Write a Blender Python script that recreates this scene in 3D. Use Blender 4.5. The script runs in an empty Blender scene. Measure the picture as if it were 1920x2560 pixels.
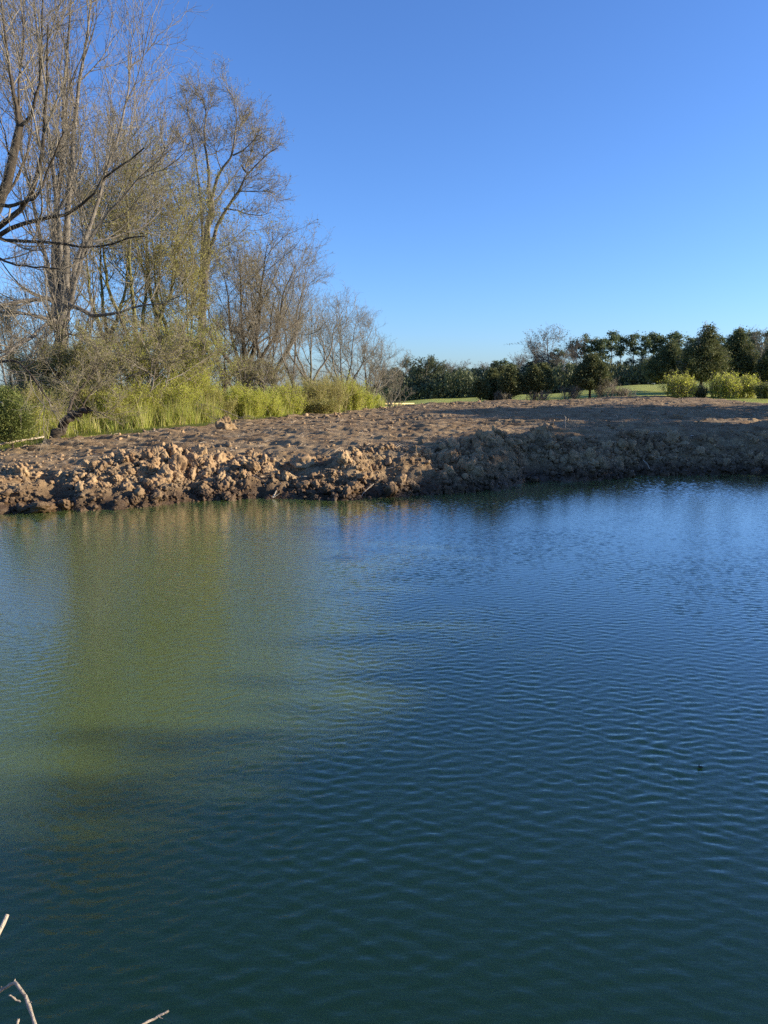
import bpy, math
import numpy as np
from mathutils import Vector

# ------------------------------------------------------------------ camera, sky, sun
scene = bpy.context.scene
COL = scene.collection
EYE = 3.0
F = 1848.0                    # focal length in pixels of the 1920 x 2560 photo
PITCH = math.atan(320 / F)
cam = bpy.data.cameras.new('camera')
cam.sensor_fit = 'VERTICAL'; cam.sensor_height = 36.0; cam.sensor_width = 27.0
cam.lens = 36.0 * F / 2560
cam.clip_start = 0.05; cam.clip_end = 8000
cam_o = bpy.data.objects.new('camera', cam)
cam_o.location = (0, 0, EYE)
cam_o.rotation_euler = (math.radians(90) - PITCH, 0, 0)
COL.objects.link(cam_o)
scene.camera = cam_o

SUN_EL, SUN_AZ = 17.0, 90.0   # azimuth clockwise from the view direction
w = bpy.data.worlds.new('World'); scene.world = w
w.use_nodes = True
nt = w.node_tree; nt.nodes.clear()
sky = nt.nodes.new('ShaderNodeTexSky'); sky.sky_type = 'NISHITA'; sky.sun_disc = False
sky.sun_elevation = math.radians(SUN_EL); sky.sun_rotation = math.radians(SUN_AZ)
sky.altitude = 200; sky.air_density = 1.0; sky.dust_density = 0.6; sky.ozone_density = 4.5
bg = nt.nodes.new('ShaderNodeBackground'); bg.inputs[1].default_value = 0.102
wo = nt.nodes.new('ShaderNodeOutputWorld')
tint = nt.nodes.new('ShaderNodeMix'); tint.data_type = 'RGBA'; tint.blend_type = 'MULTIPLY'; tint.inputs[0].default_value = 1
tint.inputs[7].default_value = (.585, .72, .97, 1)
nt.links.new(sky.outputs[0], tint.inputs[6]); nt.links.new(tint.outputs[2], bg.inputs[0]); nt.links.new(bg.outputs[0], wo.inputs[0])
sl = bpy.data.lights.new('sun', 'SUN'); sl.energy = 4.1; sl.angle = math.radians(0.5)
sl.color = (1.0, 0.87, 0.67)
so = bpy.data.objects.new('sun', sl); COL.objects.link(so)
sd = Vector((math.sin(math.radians(SUN_AZ)) * math.cos(math.radians(SUN_EL)),
             math.cos(math.radians(SUN_AZ)) * math.cos(math.radians(SUN_EL)), math.sin(math.radians(SUN_EL))))
so.rotation_euler = sd.to_track_quat('Z', 'Y').to_euler(); so.location = (60, 0, 40)
scene.view_settings.view_transform = 'Standard'; scene.view_settings.look = 'None'
scene.view_settings.gamma = 1; scene.view_settings.exposure = 1.36
scene.cycles.max_bounces = 6; scene.cycles.transparent_max_bounces = 8
scene.cycles.use_denoising = False

# ------------------------------------------------------------------ helpers
def at(px, py, d):
    """point seen at photo pixel (px, py) whose world y is d"""
    a, b = (px - 960) / F, (py - 1280) / F
    c, s = math.cos(PITCH), math.sin(PITCH)
    k = d / (c - b * s)
    return np.array((a * k, d, EYE + (-s - b * c) * k))

class Noise2:
    def __init__(s, seed):
        s.t = np.random.default_rng(seed).random((256, 256))
    def v(s, x, y):
        xi, yi = np.floor(x).astype(int), np.floor(y).astype(int)
        fx, fy = x - xi, y - yi
        fx = fx * fx * fx * (fx * (fx * 6 - 15) + 10); fy = fy * fy * fy * (fy * (fy * 6 - 15) + 10)
        a, b = s.t[xi & 255, yi & 255], s.t[(xi + 1) & 255, yi & 255]
        c, d = s.t[xi & 255, (yi + 1) & 255], s.t[(xi + 1) & 255, (yi + 1) & 255]
        return (a * (1 - fx) + b * fx) * (1 - fy) + (c * (1 - fx) + d * fx) * fy
    def fbm(s, x, y, octaves=4, gain=0.5):
        r = 0; amp = 1; tot = 0
        for i in range(octaves):
            r = r + amp * (s.v(x * 2 ** i + 17.3 * i, y * 2 ** i - 9.1 * i) - 0.5); tot += amp; amp *= gain
        return r / tot * 2
N1, N2 = Noise2(5), Noise2(9)

def sstep(a, b, x):
    t = np.clip((x - a) / (b - a), 0, 1)
    return t * t * (3 - 2 * t)

# land heights, in table form over direction u = x / y and distance y
SH_U = [-3, -1, -.52, -.36, -.30, -.22, -.14, -.06, .02, .10, .165, .178, .195, .27, .35, .52, .8, 3]
SH_Y = [15, 16, 17.3, 18.0, 18.4, 19.0, 19.5, 19.3, 19.9, 20.6, 21.3, 21.9, 23.0, 23.2, 24.3, 24.9, 25, 25]
UK = np.array([-1.5, -.52, -.25, -.02, .08, .20, .35, .52, 1.5])
YK = np.array([20., 24., 30., 60., 100., 190., 400., 4000.])
ZK = np.array([[.9, .9, .95, 1.0, .6, .5, 2, 0],
               [.9, .9, .95, 1.0, .4, .2, 2, 0],
               [1.05, 1.1, 1.2, 1.2, .1, -.5, 0, 0],
               [1.2, 1.25, 1.35, 1.05, -.6, -1.6, -2, 0],
               [1.2, 1.3, 1.4, 1.6, .2, -.4, -1, 0],
               [1.2, 1.3, 1.4, 1.8, 1.5, .5, 0, 0],
               [1.1, 1.15, 1.3, 2.03, 2.6, 2.9, 3, 0],
               [1.1, 1.15, 1.3, 2.03, 3.4, 5.6, 7, 0],
               [1.1, 1.15, 1.3, 2.3, 4.4, 7.6, 9, 0]])
ZK[:, 0] -= .32; ZK[:, 1] -= .30; ZK[:, 2] -= .12; ZK[4:, 3] -= .13
def base_h(x, y):
    x = np.asarray(x, float); y = np.asarray(y, float)
    yy = np.maximum(y, 20.0)
    u = np.clip(x / yy, UK[0], UK[-1] - 1e-6)
    ly, lk = np.log(np.minimum(yy, 3999)), np.log(YK)
    i = np.clip(np.searchsorted(UK, u, side='right') - 1, 0, len(UK) - 2)
    j = np.clip(np.searchsorted(lk, ly, side='right') - 1, 0, len(YK) - 2)
    fu = (u - UK[i]) / (UK[i + 1] - UK[i]); fy = (ly - lk[j]) / (lk[j + 1] - lk[j])
    fu = fu * fu * (3 - 2 * fu)
    land = (ZK[i, j] * (1 - fu) + ZK[i + 1, j] * fu) * (1 - fy) + (ZK[i, j + 1] * (1 - fu) + ZK[i + 1, j + 1] * fu) * fy
    shore = np.interp(x / np.maximum(y, 8.0), SH_U, SH_Y) + 0.35 * N1.fbm(x * .45, x * 0 + 3.3, 3)
    s = np.maximum(np.maximum(y - shore, 2.3 - y), np.maximum(x - 22, -26 - x))
    near = sstep(6, 2, y)
    land = land * (1 - near) + 1.4 * near
    width = 2.9 * (1 - near) + 2.2 * near
    prof = np.where(s > 0, np.sin(np.clip(s / width, 0, 1) * math.pi / 2) ** 1.0, 0)
    return np.where(s > 0, land * prof, np.maximum(s * 0.6, -1.6)), s

GE_U = [-3, -.52, -.44, -.33, -.25, -.14, -.05, .0, .05, .2, .52, 3]
GE_Y = [24.5, 25.6, 28.5, 30.5, 33.3, 41, 53, 60, 61, 62, 62, 62]
def grass_mask(x, y):
    u = x / np.maximum(y, 1)
    e = np.interp(u, GE_U, GE_Y) + 1.2 * N2.fbm(x * .5, y * .5, 3)
    g = y - e
    g = np.maximum(g, x - 25)
    g = np.maximum(g, -30 - x)
    g = np.maximum(g, -3 - y)
    return g

def fine_h(x, y, s):
    d = grass_mask(x, y)
    dirt = sstep(.6, -.4, d)
    bank = sstep(-.8, .3, s) * sstep(4.6, 2.2, s) * (y > 8)
    n = N1.fbm(x * 1.1, y * 1.1, 3)
    rid = 1 - np.abs(N2.fbm(x * 3.1 + 4, y * 3.1, 4)) * 2.2
    h = bank * (0.36 * n + 0.13 * rid + .06 * N1.fbm(x * 7.5, y * 7.5, 2) - .07) + sstep(.8, 2.2, s) * sstep(6.5, 3, s) * (y > 8) * .30 * N2.fbm(x * .55 + 7, y * .4, 3)
    # tracked earth behind: long low furrows and crumbs
    xx, yy = x * .94 - y * .34, x * .34 + y * .94
    fur = N1.fbm(xx * .35, yy * 2.2, 3)
    cr = N2.fbm(x * 4.3, y * 4.3, 3)
    plain = sstep(1.8, 3.6, s) * dirt * (y > 8)
    h = h + plain * (0.17 * fur + 0.045 * cr + .10 * np.maximum(N2.fbm(x * 1.3 + 9, y * 1.3, 4), 0) ** 1.2)
    for off_ in (0, 2.1):      # paired digger tracks curving over the earth, with cleat prints
        q = (y - 27.5 - off_ - .22 * x - .010 * x * x)
        tr = np.exp(-(q / .26) ** 4) * sstep(9, 12, x + 12) 
        h = h - plain * tr * (.07 + .035 * (np.sin(x * 26) > .1))
        q2 = (y - 37 - off_ * 1.2 + .35 * x - .006 * x * x)
        h = h - plain * np.exp(-(q2 / .3) ** 4) * (.08 + .03 * (np.sin(x * 20) > .1))
    # ridge of spoil beyond the notch and a low windrow at the grass edge
    h = h + plain * .07 * np.exp(-(d + 1.0) ** 2 / .5) * (0.5 + N1.fbm(x * .6, y * .3, 3))
    h = h + (1 - dirt) * 0.05 * N1.fbm(x * .3, y * .3, 3) * sstep(300, 100, y)
    return h
def H(x, y):
    return float(base_h(x, y)[0])

def mesh_np(name, V, Fq, mats=None, smooth=False, mat_idx=None):
    """V (n,3); Fq (m,k) array or list of such arrays"""
    me = bpy.data.meshes.new(name)
    if not isinstance(Fq, list): Fq = [Fq]
    Fq = [f for f in Fq if len(f)]
    nl = sum(f.size for f in Fq); nf = sum(len(f) for f in Fq)
    me.vertices.add(len(V)); me.vertices.foreach_set('co', np.ascontiguousarray(V, dtype=np.float32).ravel())
    me.loops.add(nl); me.loops.foreach_set('vertex_index', np.concatenate([f.ravel() for f in Fq]).astype(np.int32))
    me.polygons.add(nf)
    sizes = np.concatenate([np.full(len(f), f.shape[1]) for f in Fq])
    st = np.concatenate([[0], np.cumsum(sizes)[:-1]])
    me.polygons.foreach_set('loop_start', st.astype(np.int32))
    if smooth: me.polygons.foreach_set('use_smooth', np.ones(nf, dtype=bool))
    for m in (mats or []): me.materials.append(m)
    if mat_idx is not None: me.polygons.foreach_set('material_index', mat_idx.astype(np.int32))
    me.update(calc_edges=True)
    return me

def link(name, me, parent=None, loc=(0, 0, 0), rot=(0, 0, 0), scale=(1, 1, 1)):
    o = bpy.data.objects.new(name, me); COL.objects.link(o)
    o.location = loc; o.rotation_euler = rot; o.scale = scale
    if parent: o.parent = parent
    return o
def tag(o, label=None, cat=None, group=None, kind=None):
    for k, v in (('label', label), ('category', cat), ('group', group), ('kind', kind)):
        if v: o[k] = v
    return o
def thing(name, label, cat, loc, group=None, rz=0):
    return tag(link(name, None, None, loc, (0, 0, rz)), label, cat, group)
def dup(root, loc, rz, sc, label, group):
    r = root.copy(); COL.objects.link(r); r.location = loc; r.rotation_euler = (0, 0, rz); r.scale = sc
    tag(r, label, None, group)
    for ch in list(root.children):
        c = ch.copy(); COL.objects.link(c); c.parent = r
    return r

# ------------------------------------------------------------------ materials
def new_mat(name):
    m = bpy.data.materials.new(name); m.use_nodes = True
    t = m.node_tree; p = t.nodes['Principled BSDF']
    return m, t, p
def node(t, kind, **kw):
    n = t.nodes.new(kind)
    for k, v in kw.items():
        if k.startswith('i_'):
            key = k[2:].replace('_', ' ')
            n.inputs[key].default_value = v
        else: setattr(n, k, v)
    return n
def ramp(t, fac, stops):
    r = t.nodes.new('ShaderNodeValToRGB'); e = r.color_ramp.elements
    while len(e) < len(stops): e.new(0.5)
    for i, (p, c) in enumerate(stops):
        e[i].position = p; e[i].color = (*c, 1)
    t.links.new(fac, r.inputs[0]); return r.outputs[0]
def coords(t, scale=None):
    g = t.nodes.new('ShaderNodeNewGeometry')
    return g.outputs['Position']

def dirt_mat(name, stops, bump=0.02, rocky=False):
    m, t, p = new_mat(name)
    pos = coords(t)
    n = node(t, 'ShaderNodeTexNoise', i_Scale=1.3, i_Detail=8.0, i_Roughness=0.62)
    t.links.new(pos, n.inputs['Vector'])
    c = ramp(t, n.outputs[0], stops)
    # small crumb variation
    n2 = node(t, 'ShaderNodeTexNoise', i_Scale=22.0, i_Detail=6.0, i_Roughness=0.7)
    t.links.new(pos, n2.inputs['Vector'])
    v = ramp(t, n2.outputs[0], [(.3, (.62, .6, .58)), (.7, (1.3, 1.28, 1.25))])
    mx = node(t, 'ShaderNodeMix', data_type='RGBA', blend_type='MULTIPLY'); mx.inputs[0].default_value = 1
    t.links.new(c, mx.inputs[6]); t.links.new(v, mx.inputs[7])
    out = mx.outputs[2]
    if rocky:     # wet band just above the water line, plus each clod its own tint
        g = t.nodes.new('ShaderNodeNewGeometry')
        r = ramp(t, g.outputs['Random Per Island'], [(0, (.7, .68, .66)), (.5, (1., .98, .95)), (1, (1.35, 1.28, 1.15))])
        m2 = node(t, 'ShaderNodeMix', data_type='RGBA', blend_type='MULTIPLY'); m2.inputs[0].default_value = 1
        t.links.new(out, m2.inputs[6]); t.links.new(r, m2.inputs[7]); out = m2.outputs[2]
    sx = t.nodes.new('ShaderNodeSeparateXYZ'); t.links.new(pos, sx.inputs[0])
    mr = node(t, 'ShaderNodeMapRange'); mr.inputs['From Min'].default_value = 0.15; mr.inputs['From Max'].default_value = 0.52
    ad = node(t, 'ShaderNodeMath', operation='MULTIPLY_ADD'); ad.inputs[1].default_value = -.25
    t.links.new(n.outputs[0], ad.inputs[0]); t.links.new(sx.outputs[2], ad.inputs[2])
    ad2 = node(t, 'ShaderNodeMath', operation='ADD'); ad2.inputs[1].default_value = .12
    t.links.new(ad.outputs[0], ad2.inputs[0]); t.links.new(ad2.outputs[0], mr.inputs[0])
    wet = ramp(t, mr.outputs[0], [(0, (.30, .27, .25)), (1, (1, 1, 1))])
    m3 = node(t, 'ShaderNodeMix', data_type='RGBA', blend_type='MULTIPLY'); m3.inputs[0].default_value = 1
    t.links.new(out, m3.inputs[6]); t.links.new(wet, m3.inputs[7]); out = m3.outputs[2]
    t.links.new(out, p.inputs['Base Color'])
    ro = node(t, 'ShaderNodeMapRange'); ro.inputs['To Min'].default_value = .45; ro.inputs['To Max'].default_value = .95
    t.links.new(mr.outputs[0], ro.inputs[0]); t.links.new(ro.outputs[0], p.inputs['Roughness'])
    b1 = node(t, 'ShaderNodeTexNoise', i_Scale=14.0, i_Detail=9.0, i_Roughness=0.75)
    t.links.new(pos, b1.inputs['Vector'])
    bp = node(t, 'ShaderNodeBump', i_Strength=0.9, i_Distance=bump)
    t.links.new(b1.outputs[0], bp.inputs['Height']); t.links.new(bp.outputs[0], p.inputs['Normal'])
    p.inputs['Specular IOR Level'].default_value = .25
    return m
M_dirt = dirt_mat('dug_earth', [(.28, (.145, .092, .048)), (.45, (.23, .156, .084)), (.6, (.33, .238, .134)), (.78, (.24, .18, .108))], .05)
M_clod = dirt_mat('clay_clods', [(.28, (.155, .100, .058)), (.45, (.25, .175, .106)), (.6, (.345, .26, .162)), (.78, (.27, .150, .092))], .04, True)

def grass_mat(name, c1, c2, c3):
    m, t, p = new_mat(name); pos = coords(t)
    n = node(t, 'ShaderNodeTexNoise', i_Scale=.07, i_Detail=8.0, i_Roughness=.65)
    mp = node(t, 'ShaderNodeMapping'); mp.inputs['Scale'].default_value = (1, 2.6, 1)
    t.links.new(pos, mp.inputs[0]); t.links.new(mp.outputs[0], n.inputs['Vector'])
    c = ramp(t, n.outputs[0], [(.32, c1), (.5, c2), (.68, c3)])
    n2 = node(t, 'ShaderNodeTexNoise', i_Scale=9.0, i_Detail=6.0, i_Roughness=.7)
    t.links.new(pos, n2.inputs['Vector'])
    v = ramp(t, n2.outputs[0], [(.3, (.65, .65, .6)), (.7, (1.3, 1.3, 1.2))])
    mx = node(t, 'ShaderNodeMix', data_type='RGBA', blend_type='MULTIPLY'); mx.inputs[0].default_value = 1
    t.links.new(c, mx.inputs[6]); t.links.new(v, mx.inputs[7]); t.links.new(mx.outputs[2], p.inputs['Base Color'])
    p.inputs['Roughness'].default_value = .9; p.inputs['Specular IOR Level'].default_value = .1
    bp = node(t, 'ShaderNodeBump', i_Strength=.8, i_Distance=.15)
    t.links.new(n2.outputs[0], bp.inputs['Height']); t.links.new(bp.outputs[0], p.inputs['Normal'])
    return m
M_grass = grass_mat('field_grass', (.20, .23, .05), (.32, .34, .085), (.40, .38, .14))

def bark_mat(name, a, b, scale=9):
    m, t, p = new_mat(name)
    tc = t.nodes.new('ShaderNodeTexCoord')
    mp = node(t, 'ShaderNodeMapping'); mp.inputs['Scale'].default_value = (1, 1, .25)
    t.links.new(tc.outputs['Object'], mp.inputs[0])
    n = node(t, 'ShaderNodeTexNoise', i_Scale=float(scale), i_Detail=6.0, i_Roughness=.7)
    t.links.new(mp.outputs[0], n.inputs['Vector'])
    t.links.new(ramp(t, n.outputs[0], [(.35, a), (.65, b)]), p.inputs['Base Color'])
    p.inputs['Roughness'].default_value = .9; p.inputs['Specular IOR Level'].default_value = .15
    bp = node(t, 'ShaderNodeBump', i_Strength=.8, i_Distance=.03)
    t.links.new(n.outputs[0], bp.inputs['Height']); t.links.new(bp.outputs[0], p.inputs['Normal'])
    return m
M_bark = bark_mat('grey_bark', (.085, .072, .060), (.25, .22, .18))
M_bark_dark = bark_mat('dark_bark', (.03, .024, .018), (.10, .08, .06))
M_bark_moss = bark_mat('mossy_bark', (.08, .07, .03), (.20, .19, .07), 5)
M_twig = bark_mat('grey_twigs', (.135, .115, .085), (.31, .27, .205), 3)
M_twig_warm = bark_mat('warm_twigs', (.14, .12, .085), (.30, .26, .18), 3)
M_stem = bark_mat('tan_stems', (.24, .20, .11), (.44, .37, .22), 4)
M_dead = bark_mat('bleached_wood', (.34, .27, .19), (.60, .50, .38), 30)

def leaf_mat(name, c1, c2, trans=.35, rough=.6, c3=None):
    m, t, p = new_mat(name)
    g = t.nodes.new('ShaderNodeNewGeometry')
    st = [(0, c1), (1, c2)] if c3 is None else [(0, c1), (.5, c2), (1, c3)]
    c = ramp(t, g.outputs['Random Per Island'], st)
    t.links.new(c, p.inputs['Base Color']); p.inputs['Roughness'].default_value = rough
    p.inputs['Specular IOR Level'].default_value = .25
    tr = t.nodes.new('ShaderNodeBsdfTranslucent'); t.links.new(c, tr.inputs[0])
    mx = t.nodes.new('ShaderNodeMixShader'); mx.inputs[0].default_value = trans
    t.links.new(p.outputs[0], mx.inputs[1]); t.links.new(tr.outputs[0], mx.inputs[2])
    t.links.new(mx.outputs[0], t.nodes['Material Output'].inputs[0])
    return m
M_spring = leaf_mat('spring_leaves', (.33, .35, .045), (.43, .46, .065), .5, .7, (.52, .52, .11))
M_bud = leaf_mat('opening_buds', (.27, .26, .07), (.40, .37, .12), .5)
M_budpale = leaf_mat('pale_buds', (.18, .17, .10), (.32, .29, .17), .4)
M_cedar = leaf_mat('cedar_foliage', (.05, .075, .03), (.12, .135, .05), .25, .7, (.19, .185, .075))
M_pine = leaf_mat('pine_needles', (.055, .085, .045), (.11, .145, .065), .3, .7, (.17, .20, .085))
M_ever = leaf_mat('evergreen_foliage', (.08, .11, .03), (.17, .20, .05), .35, .7, (.26, .27, .08))
M_farbroad = leaf_mat('far_spring_foliage', (.065, .085, .045), (.13, .145, .065), .3)
M_farbrown = leaf_mat('far_bare_crown', (.10, .085, .065), (.19, .165, .13), .2)
M_blade = leaf_mat('grass_blades', (.20, .26, .04), (.42, .44, .08), .45, .6, (.52, .42, .22))
M_paint_yellow = bark_mat('pale_yellow_lumber', (.70, .52, .22), (.80, .62, .30), 4)

# ------------------------------------------------------------------ tree machinery
def norm(v): return v / np.maximum(np.linalg.norm(v, axis=-1, keepdims=True), 1e-9)
def tubes(P, R, sides):
    """P (n,K,3) polylines, R (n,K) radii -> verts, quads"""
    n, K, _ = P.shape
    T = np.empty_like(P); T[:, 1:-1] = P[:, 2:] - P[:, :-2]; T[:, 0] = P[:, 1] - P[:, 0]; T[:, -1] = P[:, -1] - P[:, -2]
    T = norm(T)
    ref = np.where(np.abs(T[:, :1, 2:3]) > .8, np.array([1., 0, 0]), np.array([0, 0, 1.]))
    A = norm(np.cross(T, np.broadcast_to(ref, T.shape))); B = np.cross(T, A)
    ang = np.arange(sides) * 2 * math.pi / sides
    V = P[:, :, None] + R[:, :, None, None] * (A[:, :, None] * np.cos(ang)[None, None, :, None] + B[:, :, None] * np.sin(ang)[None, None, :, None])
    V = V.reshape(-1, 3)
    b = (np.arange(n) * K * sides)[:, None, None] + (np.arange(K - 1) * sides)[None, :, None]
    s0 = np.arange(sides); s1 = (s0 + 1) % sides
    q = np.stack([b + s0, b + s1, b + sides + s1, b + sides + s0], -1).reshape(-1, 4)
    return V, q
def cat(parts):
    Vs, Fs, o = [], [], 0
    for V, f in parts:
        Vs.append(V); Fs.append(f + o); o += len(V)
    return np.concatenate(Vs), np.concatenate(Fs)
def resample(pts, K):
    pts = np.array(pts, float); s = np.concatenate([[0], np.cumsum(np.linalg.norm(np.diff(pts, axis=0), axis=1))])
    t = np.linspace(0, s[-1], K)
    return np.stack([np.interp(t, s, pts[:, i]) for i in range(3)], 1)
def sprout(rng, P, R, per, t0, L, ang, K, up=.15, wob=.12, rk=.55, rmin=.004, lt=None, keep=1.0, lvar=.3, flat=0):
    """children of every polyline in P; L is length, scaled by lt(t)"""
    n, KP, _ = P.shape
    m = n * per
    idx = np.repeat(np.arange(n), per)
    t = t0 + (1 - t0) * (np.tile(np.arange(per), n) + rng.random(m)) / per
    f = t * (KP - 1); i = np.minimum(f.astype(int), KP - 2); fr = (f - i)[:, None]
    base = P[idx, i] * (1 - fr) + P[idx, i + 1] * fr
    tan = norm(P[idx, i + 1] - P[idx, i])
    r0 = (R[idx, i] * (1 - fr[:, 0]) + R[idx, i + 1] * fr[:, 0])
    rnd = norm(rng.normal(size=(m, 3))); side = norm(np.cross(tan, rnd))
    if flat: side = norm(side * np.array([1, 1, 1 - flat]))
    a = np.radians(ang * (1 + .3 * rng.normal(size=m)))[:, None]
    d = norm(tan * np.cos(a) + side * np.sin(a))
    ln = L * (lt(t) if lt else 1) * np.clip(1 + lvar * rng.normal(size=m), .35, 1.9)
    if np.ndim(L): ln = np.asarray(L)[idx] * (lt(t) if lt else 1) * np.clip(1 + lvar * rng.normal(size=m), .35, 1.9)
    Q = np.empty((m, K, 3)); Q[:, 0] = base; step = (ln / (K - 1))[:, None]
    for k in range(1, K):
        d = norm(d + wob * rng.normal(size=(m, 3)) + np.array([0, 0, up / (K - 1) * 2]))
        Q[:, k] = Q[:, k - 1] + d * step
    rs = np.minimum(r0 * rk, np.maximum(ln * .016, rmin))
    rs = np.maximum(rs, rmin)
    tap = np.linspace(1, .35, K)[None]
    RR = np.maximum(rs[:, None] * tap, rmin * .7)
    if keep < 1:
        s = rng.random(m) < keep; Q, RR = Q[s], RR[s]
    return Q, RR
def cards(rng, C, size, aspect=2.0, dirs=None, var=.4):
    """small leaf quads (diamond shaped) at C"""
    n = len(C)
    a = norm(rng.normal(size=(n, 3))) if dirs is None else norm(dirs)
    b = norm(np.cross(a, rng.normal(size=(n, 3))))
    s = size * np.clip(1 + var * rng.normal(size=(n, 1)), .4, 2)
    h = a * s * .5; wv = b * s * .5 / aspect
    V = np.stack([C - h, C + wv - h * .1, C + h, C - wv - h * .1], 1).reshape(-1, 3)
    return V, np.arange(n * 4).reshape(n, 4)
def along(rng, P, n, jitter=.03, t0=.2):
    m = rng.integers(0, len(P), n); K = P.shape[1]
    f = (t0 + (1 - t0) * rng.random(n)) * (K - 1); i = np.minimum(f.astype(int), K - 2); fr = (f - i)[:, None]
    return P[m, i] * (1 - fr) + P[m, i + 1] * fr + rng.normal(size=(n, 3)) * jitter, norm(P[m, i + 1] - P[m, i])

def bare_tree(name, label, cat_, loc, stems, limbs, seed, bark=None, twigm=None, group=None,
              l1=(9, .3, 5.0, 48), l2=(7, .2, 2.6, 42), l3=(7, .15, 1.3, 40), l4=(7, .1, .6, 38), up=.25,
              lt=None, buds=0, budm=None, budsize=.07, rmin=.0078, twigs_keep=1.0):
    """stems/limbs: list of (points, r0, r1) in world space; loc: base"""
    rng = np.random.default_rng(seed)
    bark = bark or M_bark; twigm = twigm or M_twig
    root = thing(name, label, cat_, tuple(loc), group)
    off = np.array(loc, float)
    def prep(lst, K):
        P = np.stack([resample(p, K) for p, a, b in lst]) - off
        R = np.stack([np.linspace(0, 1, K) ** .8 * (b - a) + a for p, a, b in lst])
        P[:, 1:-1] += rng.normal(size=P[:, 1:-1].shape) * (R[:, 1:-1, None] * .35)
        return P, R
    SP, SR = prep(stems, 14)
    SR[:, 0] *= 1.35
    parts = [tubes(SP, SR, 9)]
    A, AR = [], []
    Q1, R1 = sprout(rng, SP, SR, l1[0], l1[1], l1[2], l1[3], 8, up=up, rk=.5, lt=lt, rmin=rmin * 3)
    if limbs:
        LP, LR = prep(limbs, 14)
        parts.append(tubes(LP, LR, 7))
    parts.append(tubes(Q1, R1, 5))
    V, f = cat(parts)
    link('trunk', mesh_np('trunk', V, f, [bark], True), root)
    srcs = [(Q1, R1)]
    if limbs: srcs.append((LP, LR))
    crown = []; tips = []
    for P, R in srcs:
        per = l2[0] if P is Q1 else int(l2[0] * 2)
        Q2, R2 = sprout(rng, P, R, per, l2[1], l2[2], l2[3], 6, up=up, rk=.6, rmin=rmin * 1.6)
        Q3, R3 = sprout(rng, Q2, R2, l3[0], l3[1], l3[2], l3[3], 5, up=up * .35, rmin=rmin, wob=.18)
        Q4, R4 = sprout(rng, Q3, R3, l4[0], l4[1], l4[2], l4[3], 4, up=up * .2, rmin=rmin * .75, wob=.2, keep=twigs_keep)
        crown += [tubes(Q2, R2, 4), tubes(Q3, R3, 3), tubes(Q4, R4, 3)]
        tips.append(Q4); 
    V, f = cat(crown)
    co = link('crown', mesh_np('crown', V, f, [twigm], False), root)
    if buds:
        T = np.concatenate(tips)
        c, d = along(rng, T, buds, .05)
        V, f = cards(rng, c, budsize, 1.6)
        link('buds', mesh_np('buds', V, f, [budm or M_bud]), root)
    return root

def gx(px, d): return at(px, 960, d)[0]
def ground_pt(px, d):
    x = gx(px, d); return np.array((x, d, H(x, d)))

def auto_tree(label, px, d, top_py, seed, name='bare_tree', stems=1, spread=1.0, fork=.3, group='bare trees in the wood left of the pond', lean=0, r=.2, jd=0, **kw):
    """a leafless tree rising from the ground at photo column px, distance d, to row top_py"""
    rng = np.random.default_rng(seed + 1000)
    b = ground_pt(px, d); top = at(px + lean, top_py, d)
    h = top[2] - b[2]
    st = []
    if stems == 1:
        p = [b + (0, 0, -.3)] + [b + (top - b) * t + rng.normal(size=3) * h * .018 * np.array((1, 1, 0)) for t in (.2, .4, .6, .8)] + [b + (top - b) * .97]
        st.append((p, r, .02))
    else:
        fk = b + (top - b) * fork
        st.append(([b + (0, 0, -.3), b + (fk - b) * .5 + rng.normal(size=3) * .05, fk], r, r * .75))
        for i in range(stems):
            a = 2 * math.pi * (i + rng.random() * .6) / stems
            out = np.array((math.cos(a), math.sin(a), 0)) * h * .2 * spread * (0.6 + .6 * rng.random())
            tp = fk + (top - fk) * (.8 + .2 * rng.random()) + out
            mid = fk + (tp - fk) * .45 + out * .22
            st.append(([fk - (0, 0, .1), mid, fk + (tp - fk) * .75, tp], r * .62, .02))
    k = h / 16
    def lt(t): return np.clip(1.25 * (1 - t) ** .6 + .18, 0, 1.15)
    args = dict(l1=(10, .25, 4.6 * k * spread, 46), l2=(7, .18, 2.2 * k, 42), l3=(5, .12, 1.15 * k, 42), l4=(4, .1, .6 * k, 44), lt=lt, up=.35)
    if kw.get('buds'): kw['buds'] = int(kw['buds'] * 1.6)
    if stems > 1: args['l1'] = (8, .3, 3.6 * k * spread, 44)
    args.update(kw)
    return bare_tree(name, label, 'tree', b, st, [], seed, group=group, **args)

# ------------------------------------------------------------------ ground
def spaced(segs):
    out = []
    for a, b, st in segs:
        out.append(np.arange(a, b, st))
    return np.concatenate(out)
def geo(a, b, r, st):
    v = [a]
    while abs(v[-1]) < abs(b): v.append(v[-1] + st * np.sign(b)); st *= r
    return np.array(v)
xs = np.concatenate([geo(-18, -1200, 1.06, .08)[1:][::-1], np.arange(-18, 20.01, .055), geo(20.03, 1200, 1.06, .08)[1:]])
ys = np.concatenate([geo(-1, -1100, 1.12, .3)[1:][::-1], np.arange(-1, 16, .4), np.arange(16, 34, .055), np.arange(34, 64, .12), geo(64, 1300, 1.05, .2)])
X, Y = np.meshgrid(xs, ys)
Z, S = base_h(X, Y)
Z = Z + fine_h(X, Y, S)
V = np.stack([X, Y, Z], -1).reshape(-1, 3)
nx, ny = len(xs), len(ys)
ii = (np.arange(ny - 1)[:, None] * nx + np.arange(nx - 1)[None]).reshape(-1)
Q = np.stack([ii, ii + 1, ii + nx + 1, ii + nx], -1)
xc, yc = X.ravel()[Q].mean(1), Y.ravel()[Q].mean(1)
gm = grass_mask(xc, yc) + .25 * N1.fbm(xc * 3, yc * 3, 3) > 0
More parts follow.
